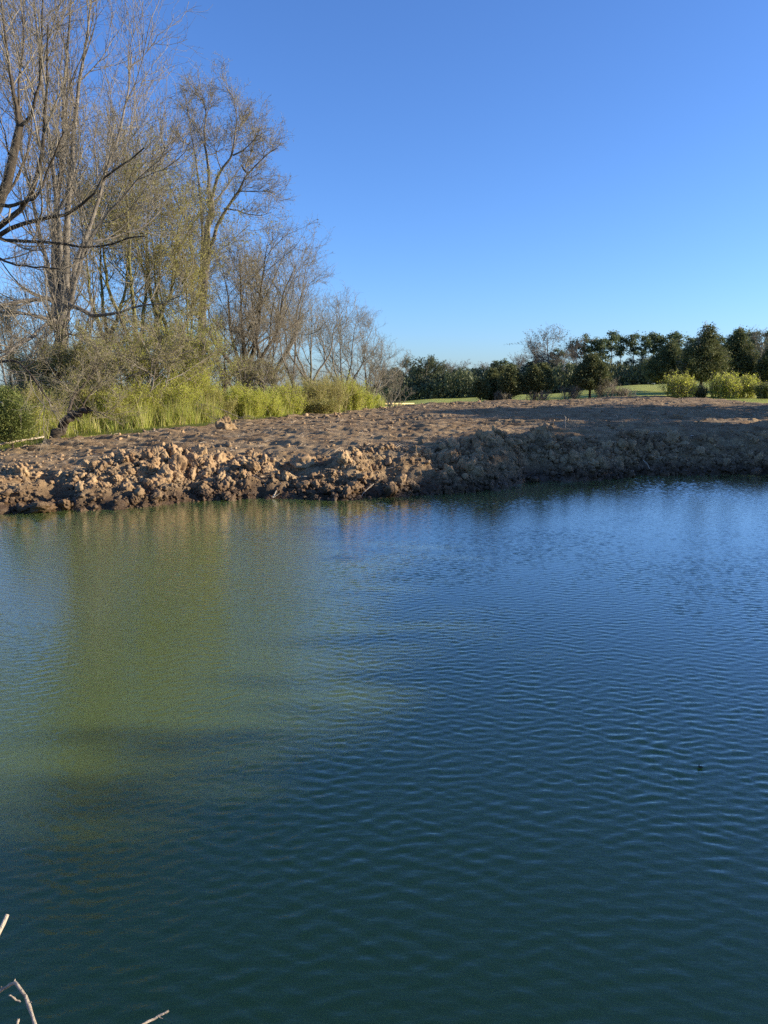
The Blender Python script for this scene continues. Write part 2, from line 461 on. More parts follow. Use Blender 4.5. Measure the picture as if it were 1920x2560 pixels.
def sub(Q, V, m):
    q = Q[m]; u, inv = np.unique(q, return_inverse=True)
    return V[u], inv.reshape(q.shape)
Vd, Qd = sub(Q, V, ~gm); Vg, Qg = sub(Q, V, gm)
tag(link('dirt_ground', mesh_np('dirt_ground', Vd, Qd, [M_dirt], True)), kind='structure')
tag(link('grass_field', mesh_np('grass_field', Vg, Qg, [M_grass], True)), kind='structure')

# ------------------------------------------------------------------ water
def water_mat():
    m, t, p = new_mat('pond_water')
    pos = coords(t)
    p.inputs['Base Color'].default_value = (.034, .066, .030, 1)
    t.nodes['Principled BSDF'].subsurface_method = 'BURLEY'; p.inputs['Subsurface Weight'].default_value = 1.0; p.inputs['Subsurface Radius'].default_value = (1, 1, .7); p.inputs['Subsurface Scale'].default_value = .45
    p.inputs['Roughness'].default_value = .03; p.inputs['IOR'].default_value = 1.5; p.inputs['Specular Tint'].default_value = (.12, .4, .15, 1)
    p.inputs['Coat Weight'].default_value = 1.0; p.inputs['Coat IOR'].default_value = 1.33; p.inputs['Coat Roughness'].default_value = .03
    n = node(t, 'ShaderNodeTexNoise', i_Scale=.12, i_Detail=3.0)
    t.links.new(pos, n.inputs['Vector'])
    t.links.new(ramp(t, n.outputs[0], [(.35, (.074, .112, .028)), (.65, (.092, .122, .038))]), p.inputs['Base Color'])
    mp = node(t, 'ShaderNodeMapping'); mp.inputs['Rotation'].default_value = (0, 0, .25); mp.inputs['Scale'].default_value = (.55, 1.2, 1)
    t.links.new(pos, mp.inputs[0])
    n2 = node(t, 'ShaderNodeTexNoise', i_Scale=17.0, i_Detail=3.0)
    t.links.new(mp.outputs[0], n2.inputs['Vector'])
    bp = node(t, 'ShaderNodeBump', i_Strength=.3, i_Distance=.012)
    t.links.new(n2.outputs[0], bp.inputs['Height']); t.links.new(bp.outputs[0], p.inputs['Normal']); t.links.new(bp.outputs[0], p.inputs['Coat Normal'])
    return m
wx = np.concatenate([np.arange(-27, -15, .08), np.arange(-15, 16, .031), np.arange(16, 24, .08)])
wy = np.concatenate([np.arange(.6, 15, .024), np.arange(15, 27, .032)])
WX, WY = np.meshgrid(wx, wy)
rng = np.random.default_rng(3)
WZ = np.zeros_like(WX, dtype=np.float32)
WXf, WYf = WX.astype(np.float32), WY.astype(np.float32)
trains = []
for i in range(64):
    lam = .074 * (2.2 ** (rng.random() ** 1.5))
    if i % 3 == 0: th = math.radians(62 + 12 * rng.normal())
    elif i % 3 == 1: th = math.radians(97 + 12 * rng.normal())
    else: th = math.radians(112 + 18 * rng.normal())
    trains.append((lam, th))
for lam, th in trains:
    k = 2 * math.pi / lam
    slope = .0205 * (lam / .12) ** -.35
    a = slope / k
    ph = rng.random() * 6.28
    WZ += np.float32(a) * np.sin(k * (math.cos(th) * WXf + math.sin(th) * WYf) + ph)
env = .75 + .55 * N1.fbm(WX * .35 + 2, WY * .35, 3) 
env = .75 + 1.5 * (env - .75) + .25 * N2.fbm(WX * .13, WY * .17 + 5, 2)
env *= .62 + .38 * sstep(-6, 0, WX)
env *= np.interp(WY, [4, 12, 22], [1, .95, .85])
WZ = WZ * np.clip(env, .2, 1.4)
V = np.stack([WX, WY, WZ], -1).reshape(-1, 3)
nx, ny = len(wx), len(wy)
ii = (np.arange(ny - 1)[:, None] * nx + np.arange(nx - 1)[None]).reshape(-1)
tag(link('pond_water', mesh_np('pond_water', V, np.stack([ii, ii + 1, ii + nx + 1, ii + nx], -1), [water_mat()], True)), kind='structure')

# ------------------------------------------------------------------ clods
def ico(sub):
    import bmesh
    bm = bmesh.new(); bmesh.ops.create_icosphere(bm, subdivisions=sub, radius=1)
    V = np.array([v.co[:] for v in bm.verts]); Fc = np.array([[v.index for v in f.verts] for f in bm.faces]); bm.free()
    return V, Fc
def clod_shape(V, seed, rough=1.0):
    rng = np.random.default_rng(seed); D = norm(V)
    pn = norm(rng.normal(size=(9, 3))); pd = .62 + .35 * rng.random(9)
    r = np.min(np.where(D @ pn.T > .05, pd[None] / np.maximum(D @ pn.T, .05), 9), axis=1)
    r = np.minimum(r, 1.15)
    for o, a, kind in ((2.0, .20, 0), (4.5, .22, 1), (8, .17, 1), (15, .12, 1)):
        s = 0
        for j in range(6):
            kv = norm(rng.normal(size=3)) * o; q = np.sin(D @ kv + rng.random() * 6.3)
            s = s + (.62 - np.abs(q) if kind else q * .7)
        r = r + a * rough * s / 1.9
    r = np.clip(r, .25, 1.6)
    sc = np.array([1, .75 + .35 * rng.random(), .6 + .35 * rng.random()])
    return D * r[:, None] * sc
I3, F3 = ico(4); I2, F2 = ico(3); I1, F1 = ico(2); I0, F0 = ico(1)
hi = [clod_shape(I3, 50 + i) for i in range(7)]; mid = [clod_shape(I2, 50 + i) for i in range(9)]; lo = [clod_shape(I1, 80 + i) for i in range(8)]; tiny = [clod_shape(I0, 90 + i) for i in range(6)]
def rotm(rng):
    q = norm(rng.normal(size=4)); w_, x, y, z = q
    return np.array([[1 - 2 * (y * y + z * z), 2 * (x * y - z * w_), 2 * (x * z + y * w_)], [2 * (x * y + z * w_), 1 - 2 * (x * x + z * z), 2 * (y * z - x * w_)], [2 * (x * z - y * w_), 2 * (y * z + x * w_), 1 - 2 * (x * x + y * y)]])
rng = np.random.default_rng(11)
# positions: x, y over the bank; density follows distance from the shore
n = 46000
cx = rng.uniform(-14, 20, n); u_s = rng.beta(1.5, 2.0, n) * 4.1 - .35
def shore_at(x):
    y = np.full_like(x, 20.0)
    for _ in range(6): y = np.interp(x / y, SH_U, SH_Y)
    return y + .35 * N1.fbm(x * .45, x * 0 + 3.3, 3)
cy = shore_at(cx) + u_s
hB, sB = base_h(cx, cy)
sz = np.exp(rng.normal(math.log(.0255), .70, n)); sz = np.clip(sz, .015, .18)
sz *= np.where(sB > 2.9, .6, 1.0)
dens = N2.fbm(cx * .8 + 3, cy * .8, 3)
sz = sz * np.clip(1 + 1.1 * dens, .5, 1.5)
ok = (rng.random(n) < .34 + 1.2 * np.clip(dens + .22, 0, 1)) & (sz < .3) & (sB > -.25) & (np.abs(cx) < cy * .62 + 1.5)
cx, cy, sz, sB, hB = cx[ok], cy[ok], sz[ok], sB[ok], hB[ok]
cz = hB + fine_h(cx, cy, sB) + sz * rng.uniform(-.15, .7, len(sz))
# crumbs over the tracked earth
n = 6500
px_ = rng.uniform(-24, 30, n); py_ = 21 + 40 * rng.random(n) ** 1.7
hP, sP = base_h(px_, py_)
patch = N2.fbm(px_ * .4, py_ * .4, 3)
szp = np.clip(np.exp(rng.normal(math.log(.038), .45, n)), .02, .16) * np.where(patch > .1, 1.35, .8)
okp = (grass_mask(px_, py_) < .1) & (sP > 2.5) & (np.abs(px_) < py_ * .6 + 1)
px_, py_, szp, hP, sP = px_[okp], py_[okp], szp[okp], hP[okp], sP[okp]
pz_ = hP + fine_h(px_, py_, sP) + szp * .1
# named clods: the biggest as the photo shows them
ox = np.concatenate([cx, px_]); oy = np.concatenate([cy, py_]); oz = np.concatenate([cz, pz_]); os_ = np.concatenate([sz, szp])
vis = (np.abs(ox) < oy * .515) & (oz + os_ > .03)
score = np.where(vis, os_ / oy, 0)
order = np.argsort(-score); big = order[:275]; bigset = np.zeros(len(ox), bool); bigset[big] = True
hi_me = [mesh_np('clod', v, F3, [M_clod], False) for v in hi]
GA = ('rough tan clay clod among those heaped on the sunlit left half of the far bank', 'sunlit clods on the left of the far bank')
GB = ('rough brown clay clod among those heaped on the shaded right half of the far bank', 'shaded clods on the right of the far bank')
for k in big:
    o = link('dirt_clod', hi_me[k % 7], None, (ox[k], oy[k], oz[k]), tuple(rng.random(3) * 6.28), (os_[k] * (1.0 + .3 * rng.random()), os_[k], os_[k]))
    g = GA if ox[k] / oy[k] < .03 else GB
    tag(o, g[0], 'clod', g[1])
def merge_clods(idx, tmpl, Fc):
    nt_, nv = len(tmpl), len(tmpl[0]); T = np.stack(tmpl)
    W = np.empty((len(idx), nv, 3), np.float32)
    for j, k in enumerate(idx): W[j] = (T[k % nt_] * os_[k]) @ rotm(rng).T + (ox[k], oy[k], oz[k])
    Fo = (Fc[None] + (np.arange(len(idx)) * nv)[:, None, None]).reshape(-1, 3)
    return W.reshape(-1, 3), Fo
rest = np.where(~bigset)[0]
q_ = os_[rest] / oy[rest]
ra = rest[q_ > .0031]; rb = rest[(q_ <= .0031) & (q_ > .0015)]; rc = rest[q_ <= .0015]
Va, Fa = merge_clods(ra, mid, F2); Vb, Fb = merge_clods(rb, lo, F1); Vc_, Fc_ = merge_clods(rc, tiny, F0)
Vb, Fb = np.concatenate([Vb, Vc_]), np.concatenate([Fb, Fc_ + len(Vb)])
tag(link('dirt_clods', mesh_np('dirt_clods', np.concatenate([Va, Vb]), np.concatenate([Fa, Fb + len(Va)]), [M_clod], False)),
    'crumbled brown clay rubble covering the far bank of the pond', 'rubble', kind='stuff')
print('clods', len(ra), len(rb), len(rc))

def clod_at(px, d, py, size, label, seed, name='clay_boulder', sc=(1, 1, 1), mat=None, cat_='clod', rz=0):
    v = clod_shape(I3, seed)
    p = at(px, py, d)
    o = link(name, mesh_np(name, v * size, F3, [mat or M_clod], False), None, tuple(p), (0, 0, rz), sc)
    return tag(o, label, cat_)
exec_later = []
def on_ground(px, d): 
    x = gx(px, d); h, s = base_h(np.array([x]), np.array([d])); return float(h[0] + fine_h(np.array([x]), np.array([d]), s)[0])
clod_at(754, 21.6, 1165, .42, 'largest rounded tan clay boulder high on the sunlit bank, above the water', 901, sc=(1, .9, .9))
clod_at(915, 20.2, 1226, .40, 'wide low clay boulder at the waterline with a bent twig lying across it', 902, sc=(1.25, .9, .62))
clod_at(1080, 21.3, 1192, .16, 'pointed clay lump with a sharp upright tip near the end of the sunlit bank', 903, sc=(.8, .8, 1.35))
clod_at(1508, 25.3, 1150, .40, 'largest rounded dark boulder on the shaded right bank beside the notch', 904, sc=(1, .9, .85))
clod_at(108, 17.2, 1268, .26, 'pale clay slab tilted into the water at the left end of the bank', 905, sc=(1.15, .8, .7), rz=.4)
clod_at(60, 17.3, 1272, .24, 'pale pinkish clay lump beside the tilted slab at the waterline, far left', 906, sc=(.8, .8, 1.0))
clod_at(1900, 25.9, 1148, .30, 'big squarish dark lump at the right edge of the photo just above the water', 907, sc=(1.2, .9, .7))

# ------------------------------------------------------------------ evergreen and shrub machinery
def crown_cards(rng, env, h, n_clump, per, size, clump, aspect=2.2, z0=0.0, shell=.55, upw=.3):
    """leaf cards in clumps inside a crown whose radius at height fraction t is env(t)"""
    t = rng.random(n_clump * 3); r = env(t); keep = rng.random(len(t)) < r / r.max(); t = t[keep][:n_clump]; r = r[keep][:n_clump]
    a = rng.random(len(t)) * 6.283; rr = r * (shell + (1 - shell) * rng.random(len(t)) ** .5) * (.68 + .5 * rng.random(len(t)))
    f1, f2 = rng.random(2) * 6.28
    rr = rr * (1 + .24 * np.sin(2 * a + f1 + 4 * t) + .16 * np.sin(5 * a + f2 + 11 * t))
    C = np.stack([rr * np.cos(a), rr * np.sin(a), z0 + t * (h - z0) * (.92 + .06 * rng.random(len(t)))], 1)
    cs = clump * (.6 + .8 * rng.random(len(t)))
    P = np.repeat(C, per, 0) + rng.normal(size=(len(C) * per, 3)) * np.repeat(cs, per)[:, None] * np.array((1, 1, .7))
    out = P * np.array((1, 1, 0)); dirs = norm(out) + rng.normal(size=P.shape) * .7 + np.array((0, 0, upw))
    V, f = cards(rng, P, size, aspect, dirs)
    return V, f, C
def evergreen(name, label, loc, h, env, z0, seed, mat, n_clump, per, size, clump, group, trunk_r=.12, bark=None, lean=(0, 0), extra_twigs=0):
    rng = np.random.default_rng(seed)
    root = thing(name, label, 'tree', loc, group)
    top = np.array((lean[0], lean[1], h * .93))
    TP = np.stack([resample([(0, 0, -.2), top * .35 + rng.normal(size=3) * .05 * np.array((1, 1, 0)), top * .7, top], 8)])
    TR = np.linspace(trunk_r, .02, 8)[None]
    V, f, C = crown_cards(rng, env, h, n_clump, per, size, clump, z0=z0)
    V[:, :2] += (V[:, 2:3] / h) * np.array(lean)
    # limbs from the trunk to clumps
    m = C[rng.integers(0, len(C), min(60, len(C)))]
    bz = np.clip(m[:, 2] - np.hypot(m[:, 0], m[:, 1]) * .5, z0 * .8, h * .9)
    b = np.stack([lean[0] * bz / h, lean[1] * bz / h, bz], 1)
    m2 = m + np.stack([lean[0] * m[:, 2] / h, lean[1] * m[:, 2] / h, 0 * bz], 1)
    LP = np.stack([b, (b + m2) / 2 + (0, 0, .08), m2], 1); LR = np.tile(np.array([.035, .022, .01]), (len(m), 1)) * trunk_r / .12
    tv = cat([tubes(TP, TR, 8), tubes(LP, LR, 4)])
    link('trunk', mesh_np('trunk', *tv, [bark or M_bark_dark], True), root)
    link('crown', mesh_np('crown', V, f, [mat]), root)
    if extra_twigs:
        a = rng.random(extra_twigs) * 6.28; z = z0 + (h - z0) * rng.random(extra_twigs)
        r = env((z - z0) / (h - z0))
        P0 = np.stack([np.cos(a) * r * .3, np.sin(a) * r * .3, z], 1); P2 = np.stack([np.cos(a) * r * 1.15, np.sin(a) * r * 1.15, z + .3 * rng.random(extra_twigs)], 1)
        link('bare_twigs', mesh_np('bare_twigs', *tubes(np.stack([P0, (P0 + P2) / 2 + (0, 0, .1), P2], 1), np.tile([.03, .02, .014], (extra_twigs, 1)), 3), [M_twig]), root)
    return root
def e_cedar(r):  # narrow at the foot, widest at a third, rounded top
    return lambda t: r * np.clip(np.sin(np.clip(.16 + .86 * t, 0, 1) ** .75 * math.pi), .04, 1)
def e_cone(r): return lambda t: r * np.clip((1 - t) ** .75 * (.5 + 1.2 * np.minimum(t * 3, .45)), .05, 1)
def e_spire(r): return lambda t: r * np.clip(np.interp(t, [0, .12, .3, .5, .62, .74, .88, 1], [.5, .9, 1, .85, .5, .34, .16, .04]), .03, 1)
def e_pine(r): return lambda t: r * np.sqrt(np.clip(1 - (2 * t - .9) ** 2 / 1.25, .03, 1))

def shrub(label, px, d, top_py, width_px, seed, mat=None, n=5200, size=.075, group='bright green shrubs along the wood edge', stemm=None, name='green_shrub', depth=None, drop=0):
    rng = np.random.default_rng(seed)
    b = ground_pt(px, d); b[2] -= drop; h = at(px, top_py, d)[2] - b[2]; wdt = width_px / F * d / 2
    dp = depth or min(wdt, 2.0)
    root = thing(name, label, 'shrub', tuple(b), group)
    ns = 34; a = rng.random(ns) * 6.28; rr = np.sqrt(rng.random(ns))
    foot = np.stack([np.cos(a) * rr * wdt * .75, np.sin(a) * rr * dp * .7, np.zeros(ns) - .05], 1)
    tip = np.stack([foot[:, 0] * 1.15 + rng.normal(size=ns) * .25, foot[:, 1] * 1.1 + rng.normal(size=ns) * .25, h * (.55 + .5 * rng.random(ns)) * np.sqrt(np.clip(1 - .45 * rr ** 2, .2, 1))], 1)
    SP = np.stack([foot, (foot + tip) / 2 + rng.normal(size=(ns, 3)) * .1, tip], 1)
    SR = np.tile([.022, .015, .008], (ns, 1))
    Q, R = sprout(rng, SP, SR, 9, .15, .32 * h, 40, 4, up=.3, rmin=.006)
    Q2, R2 = sprout(rng, Q, R, 5, .1, .17 * h, 42, 3, up=.2, rmin=.005)
    link('stems', mesh_np('stems', *cat([tubes(SP, SR, 4), tubes(Q, R, 3), tubes(Q2, R2, 3)]), [stemm or M_twig_warm]), root)
    c, dd = along(rng, np.concatenate([Q2, Q[:, 1:4], np.repeat(np.stack([SP[:, 0], (SP[:, 0] + SP[:, 1]) / 2, SP[:, 1]], 1), 12, 0)]), n, .06, 0)
    c[:, 2] = np.abs(c[:, 2])
    V, f = cards(rng, c, size, 1.7, dd + rng.normal(size=dd.shape) * .6)
    link('leaves', mesh_np('leaves', V, f, [mat or M_spring]), root)
    return root

# ------------------------------------------------------------------ wood on the left: leafless trees
def pl(pts, d, dd=None):
    return [at(x, y, d + (dd[i] if dd else 0)) for i, (x, y) in enumerate(pts)]
# big multi-stemmed tree
D = 38.0
b = ground_pt(152, D)
stems = [(pl([(152, 1085), (150, 950), (150, 850), (152, 760)], D), .36, .30),
         (pl([(140, 800), (138, 700), (136, 600), (146, 480), (158, 360), (160, 240), (172, 90), (180, -60)], D, [0, 0, 0, .3, .4, .6, 1, 1.5]), .19, .03),
         (pl([(160, 800), (166, 700), (168, 600), (172, 470), (186, 330), (200, 200), (222, 60), (236, -40)], D, [0, 0, .2, .3, .8, 1, 1.4, 2]), .22, .03),
         (pl([(150, 780), (152, 660), (150, 560), (132, 430), (118, 300), (100, 150), (80, -40)], D, [0, 0, -.2, -.6, -1, -1.2, -1.6]), .16, .03),
         (pl([(172, 760), (196, 640), (226, 560), (262, 440), (300, 330), (322, 220), (330, 130)], D, [0, .2, .4, .8, 1, 1.4, 1.8]), .15, .025),
         (pl([(174, 770), (190, 690), (222, 600), (246, 560), (300, 500), (352, 440), (400, 400)], D, [0, -.3, -.6, -1, -1.4, -1.6, -2]), .13, .02),
         (pl([(146, 790), (120, 660), (96, 560), (66, 440), (40, 300), (20, 150)], D, [0, -.4, -.6, -1, -1.5, -2]), .13, .025)]
limbs = [(pl([(152, 760), (120, 745), (80, 750), (40, 755), (-30, 770)], D, [0, -.4, -.6, -1, -1.4]), .13, .05),
         (pl([(165, 755), (200, 775), (235, 790), (290, 785), (340, 765), (400, 760), (450, 740)], D, [0, -.6, -1, -1.4, -1.8, -2, -2.2]), .13, .02),
         (pl([(150, 805), (110, 795), (70, 785), (30, 780), (-30, 778)], D, [0, -.8, -1.4, -1.8, -2]), .11, .04),
         (pl([(140, 800), (120, 805), (70, 850), (30, 875), (-20, 915)], D, [0, -1.2, -2.2, -3, -4]), .09, .05),
         (pl([(160, 830), (205, 845), (230, 870), (260, 890)], D, [0, -.5, -.8, -1]), .06, .02)]
bare_tree('bare_tree', 'huge many-stemmed leafless tree at far left, grey stems reaching the top of the photo', 'tree', b, stems, limbs, 21,
          l1=(12, .2, 4.2, 36), l2=(6, .15, 2.2, 34), l3=(4, .1, 1.2, 36), l4=(3, .1, .6, 38), up=.45, rmin=.0095, lt=lambda t: np.clip(1.3 * (1 - t) ** .5 + .1, 0, 1.1))
# oak just out of frame whose limbs reach in
D = 27.0
b = ground_pt(-150, D)
stems = [(pl([(-150, 1150), (-140, 900), (-110, 700), (-70, 600), (-20, 560), (10, 470), (40, 370), (50, 315)], D), .34, .13),
         (pl([(-140, 900), (-150, 600), (-160, 300), (-150, 0)], D, [0, 1, 1.5, 2]), .26, .05)]
limbs = [(pl([(50, 325), (38, 250), (20, 150), (6, 20), (-10, -60)], D, [0, .2, .4, .6, .8]), .075, .02),
         (pl([(48, 318), (72, 300), (98, 210), (105, 90), (108, -30)], D, [0, -.2, -.4, -.6, -1]), .07, .02),
         (pl([(50, 330), (45, 220), (60, 100), (52, -20)], D, [0, .5, .7, .9]), .05, .02),
         (pl([(-70, 600), (0, 558), (45, 530), (88, 470), (105, 380), (112, 300), (118, 180), (120, 60)], D, [0, -.5, -.8, -1, -1.2, -1.4, -1.6, -2]), .13, .02),
         (pl([(-60, 610), (0, 588), (50, 566), (110, 545), (180, 530), (230, 490), (260, 440), (310, 410), (360, 370)], D, [0, -.5, -1, -1.4, -1.8, -2, -2.4, -2.6, -3]), .10, .02),
         (pl([(-60, 560), (0, 598), (60, 605), (130, 606), (200, 615), (260, 618), (310, 596), (360, 590)], D, [0, -1.5, -2, -2.4, -2.8, -3.2, -3.4, -3.8]), .085, .02),
         (pl([(-60, 620), (0, 646), (30, 660), (80, 668), (110, 668), (162, 674)], D, [0, -1, -1.6, -2, -2.4, -3]), .06, .018),
         (pl([(-60, 500), (0, 512), (50, 512), (96, 490), (130, 400), (160, 330)], D, [0, -.6, -1, -1.4, -1.6, -1.8]), .09, .02),
         (pl([(-100, 880), (0, 905), (40, 900), (75, 932), (92, 960), (130, 1010)], D, [0, -1, -1.5, -2, -2, -2.2]), .07, .02)]
bare_tree('bare_tree', 'near leafless oak beyond the left edge, its dark crooked limbs reaching into the photo', 'tree', b, stems, limbs, 22, bark=M_bark_dark,
          l1=(6, .4, 2.8, 40), l2=(5, .25, 1.7, 40), l3=(7, .1, .9, 42), l4=(6, .1, .5, 42), up=.45, rmin=.006)
# tall sycamore with open crown
D = 52.0
b = ground_pt(495, D)
stems = [(pl([(497, 1020), (500, 880), (508, 760), (518, 640), (523, 550), (525, 480)], D), .34, .19),
         (pl([(525, 520), (522, 450), (517, 390), (510, 330), (516, 290), (505, 235)], D, [0, 0, .3, .5, .6, .6]), .15, .025),
         (pl([(506, 800), (508, 640), (502, 520), (496, 440), (486, 375), (476, 330), (470, 270), (462, 235)], D, [0, .6, .8, 1, 1.2, 1.3, 1.6, 1.6]), .17, .02),
         (pl([(514, 680), (545, 550), (575, 510), (600, 470), (618, 432), (645, 410), (668, 385), (695, 370)], D, [0, -.4, -.8, -1, -1, -1.2, -1.6, -2]), .18, .02),
         (pl([(524, 505), (540, 450), (553, 425), (580, 390), (588, 345), (592, 300), (585, 245)], D, [0, -.4, -.6, -.8, -1, -1, -1.2]), .13, .02)]
limbs = [(pl([(553, 425), (545, 400), (535, 360), (538, 330)], D, [-.6, 0, .4, .8]), .05, .015),
         (pl([(583, 388), (610, 375), (640, 345), (650, 320)], D, [-.8, -1.4, -2, -2.2]), .06, .015),
         (pl([(618, 432), (600, 410), (612, 425), (628, 380), (640, 330), (655, 315)], D, [-1, -.6, -.4, 0, .3, .5]), .07, .015),
         (pl([(528, 515), (565, 470), (575, 455), (600, 420), (610, 405)], D, [0, .5, .7, 1, 1.2]), .08, .015),
         (pl([(560, 522), (590, 525), (620, 535), (650, 540), (680, 530)], D, [-.6, -1.4, -2, -2.4, -2.8]), .06, .012),
         (pl([(600, 478), (640, 478), (670, 477), (692, 485)], D, [-1, -1.4, -1.8, -2]), .045, .012),
         (pl([(483, 372), (470, 360), (450, 350), (440, 345)], D, [1, 1.4, 1.7, 2]), .04, .012),
         (pl([(505, 700), (480, 640), (470, 560), (440, 500), (405, 420), (400, 380)], D, [0, .5, 1, 1.4, 1.8, 2]), .10, .015)]
bare_tree('bare_tree', 'tallest leafless tree right of the many-stemmed one, with wide open limbs against the blue sky', 'tree', b, stems, limbs, 23, bark=M_bark, twigm=M_twig_warm,
          l1=(6, .4, 1.7, 40), l2=(7, .3, 1.15, 42), l3=(6, .2, .65, 44), l4=(4, .1, .36, 46), up=.25, rmin=.009, lt=lambda t: 1.2 - .8 * t, buds=9000, budm=M_budpale, budsize=.06)

AT = auto_tree
AT('leafless tree with mossy stems and opening yellow buds, just right of the many-stemmed giant', 265, 44, 470, 31, stems=3, fork=.3, buds=8000, bark=M_bark_moss, r=.22, twigm=M_twig_warm)
AT('budding tree with a dense yellow green haze, left of the tallest open-crowned tree', 345, 45, 415, 32, stems=4, fork=.22, buds=16000, bark=M_bark_moss, r=.25, twigm=M_twig_warm, spread=1.1)
AT('yellow budded tree directly in front of the trunk of the tallest open-crowned tree', 430, 48, 520, 33, stems=3, fork=.3, buds=16000, bark=M_bark_moss, r=.22, spread=1.2)
AT('narrow leafless tree half hidden behind the budding trees, its top showing under the giant crown', 390, 58, 330, 34, stems=2, fork=.35, r=.24, spread=.8, twigm=M_twig_warm, buds=3000, budm=M_budpale)
AT('slim budding tree close to the right side of the tallest tree trunk', 475, 46, 640, 35, stems=2, fork=.3, buds=9000, bark=M_bark_moss, r=.15, twigm=M_twig_warm)
AT('broad domed leafless tree with crooked dark limbs, lit grey twigs down to the shrubs', 612, 56, 600, 136, stems=6, fork=.16, r=.3, spread=1.9, l1=(11, .2, 4.0, 48), bark=M_bark_dark, twigm=M_twig_warm, buds=9000, budm=M_budpale)
AT('lower round leafless tree behind the right side of the broad domed tree', 680, 66, 690, 37, stems=4, fork=.25, r=.25, spread=1.6, twigm=M_twig)
AT('leafless tree with a rounded crown between the domed tree and the end of the wood', 775, 72, 765, 38, stems=4, fork=.25, r=.22, spread=1.7, twigm=M_twig_warm)
AT('fan-crowned leafless tree, second from the open field end of the wood', 858, 84, 800, 39, stems=5, fork=.2, r=.24, spread=1.7, twigm=M_twig)
AT('low wide leafless tree at the very end of the wood beside the yellow fence', 925, 88, 880, 40, stems=5, fork=.15, r=.24, spread=2.2, l1=(10, .15, 4.5, 55), twigm=M_twig)
AT('small leafless tree leaning over the yellow fence at the field end of the wood', 975, 100, 935, 41, stems=4, fork=.12, r=.18, spread=2.2, twigm=M_twig)
AT('leafless tree between the domed tree and the rounded one, with a thin forked trunk', 730, 60, 790, 42, stems=2, fork=.3, r=.16, spread=1.4, twigm=M_twig)
AT('slender leafless tree whose straight trunk shows between the giant and the mossy stems', 235, 50, 600, 43, stems=1, r=.14, twigm=M_twig)
AT('leafless tree far behind the giant, low between its trunk and the left edge', 60, 55, 760, 44, stems=3, fork=.2, r=.2, spread=1.6, twigm=M_twig_warm, buds=4000, budm=M_budpale)
AT('dark leafless tree behind the bright shrubs below the broad domed tree', 560, 62, 800, 45, stems=3, fork=.25, r=.2, spread=1.5, bark=M_bark_dark, twigm=M_twig)
AT('short budding tree low behind the leaning dark trunk', 190, 36, 890, 46, stems=4, fork=.1, r=.1, spread=1.6, buds=16000, budsize=.045, twigm=M_twig_warm)
AT('brown twiggy small tree hanging over the shrubs left of the dirt mound', 330, 35, 850, 47, stems=5, fork=.12, r=.11, spread=2.6, l1=(9, .15, 3.6, 60), up=.05, buds=14000, budsize=.045, twigm=M_twig)
AT('yellow green budding small tree above the tall shrubs below the tallest tree', 470, 40, 850, 48, stems=4, fork=.12, r=.1, spread=1.8, buds=9000, budm=M_spring, budsize=.045, twigm=M_twig_warm)
AT('slender leafless tree right of the domed tree trunk with reddish dark limbs', 655, 52, 800, 49, stems=3, fork=.25, r=.13, spread=1.4, bark=M_bark_dark)
AT('thin leafless tree at the left edge behind the evergreen bush', 20, 40, 800, 50, stems=3, fork=.2, r=.12, spread=1.6, twigm=M_twig_warm)

AT('olive budding thicket tree behind the leaning dark trunk, right of its tip', 275, 38, 880, 151, stems=5, fork=.08, r=.08, spread=2.0, buds=16000, budsize=.045, budm=M_spring, twigm=M_twig_warm)
AT('olive budding thicket tree left of the highest bright green shrub', 400, 40, 875, 152, stems=5, fork=.08, r=.08, spread=2.0, buds=16000, budsize=.045, budm=M_spring, twigm=M_twig_warm)
AT('olive budding thicket tree at far left under the giant trunk', 90, 37, 895, 153, stems=5, fork=.08, r=.08, spread=1.8, buds=13000, budsize=.045, twigm=M_twig_warm)
AT('brown twiggy thicket tree above the low flat-topped green shrub', 640, 47, 915, 154, stems=5, fork=.08, r=.08, spread=2.0, buds=5000, budsize=.045, twigm=M_twig)
# leaning dark tree at the wood edge
D = 28.5
b = ground_pt(140, D)
bare_tree('leaning_tree', 'short dark crooked tree leaning right over the grass edge at the left', 'tree', b,
          [(pl([(140, 1105), (150, 1070), (172, 1045), (196, 1032), (222, 1024)], D), .21, .12)],
          [(pl([(172, 1045), (178, 1000), (195, 975), (220, 950), (245, 915), (265, 890)], D, [0, .2, .4, .6, .8, 1]), .07, .02),
           (pl([(215, 1026), (240, 1028), (262, 1040), (272, 1045)], D, [0, -.4, -.7, -.9]), .04, .015),
           (pl([(200, 1032), (206, 1018), (225, 985), (255, 950)], D, [0, .3, .6, .8]), .05, .015)], 60,
          bark=M_bark_dark, twigm=M_twig_warm, l1=(2, .8, 1.2, 50), l2=(3, .5, 1.0, 45), l3=(5, .15, .6, 42), l4=(5, .1, .35, 42), up=.5, buds=1500, budsize=.04)

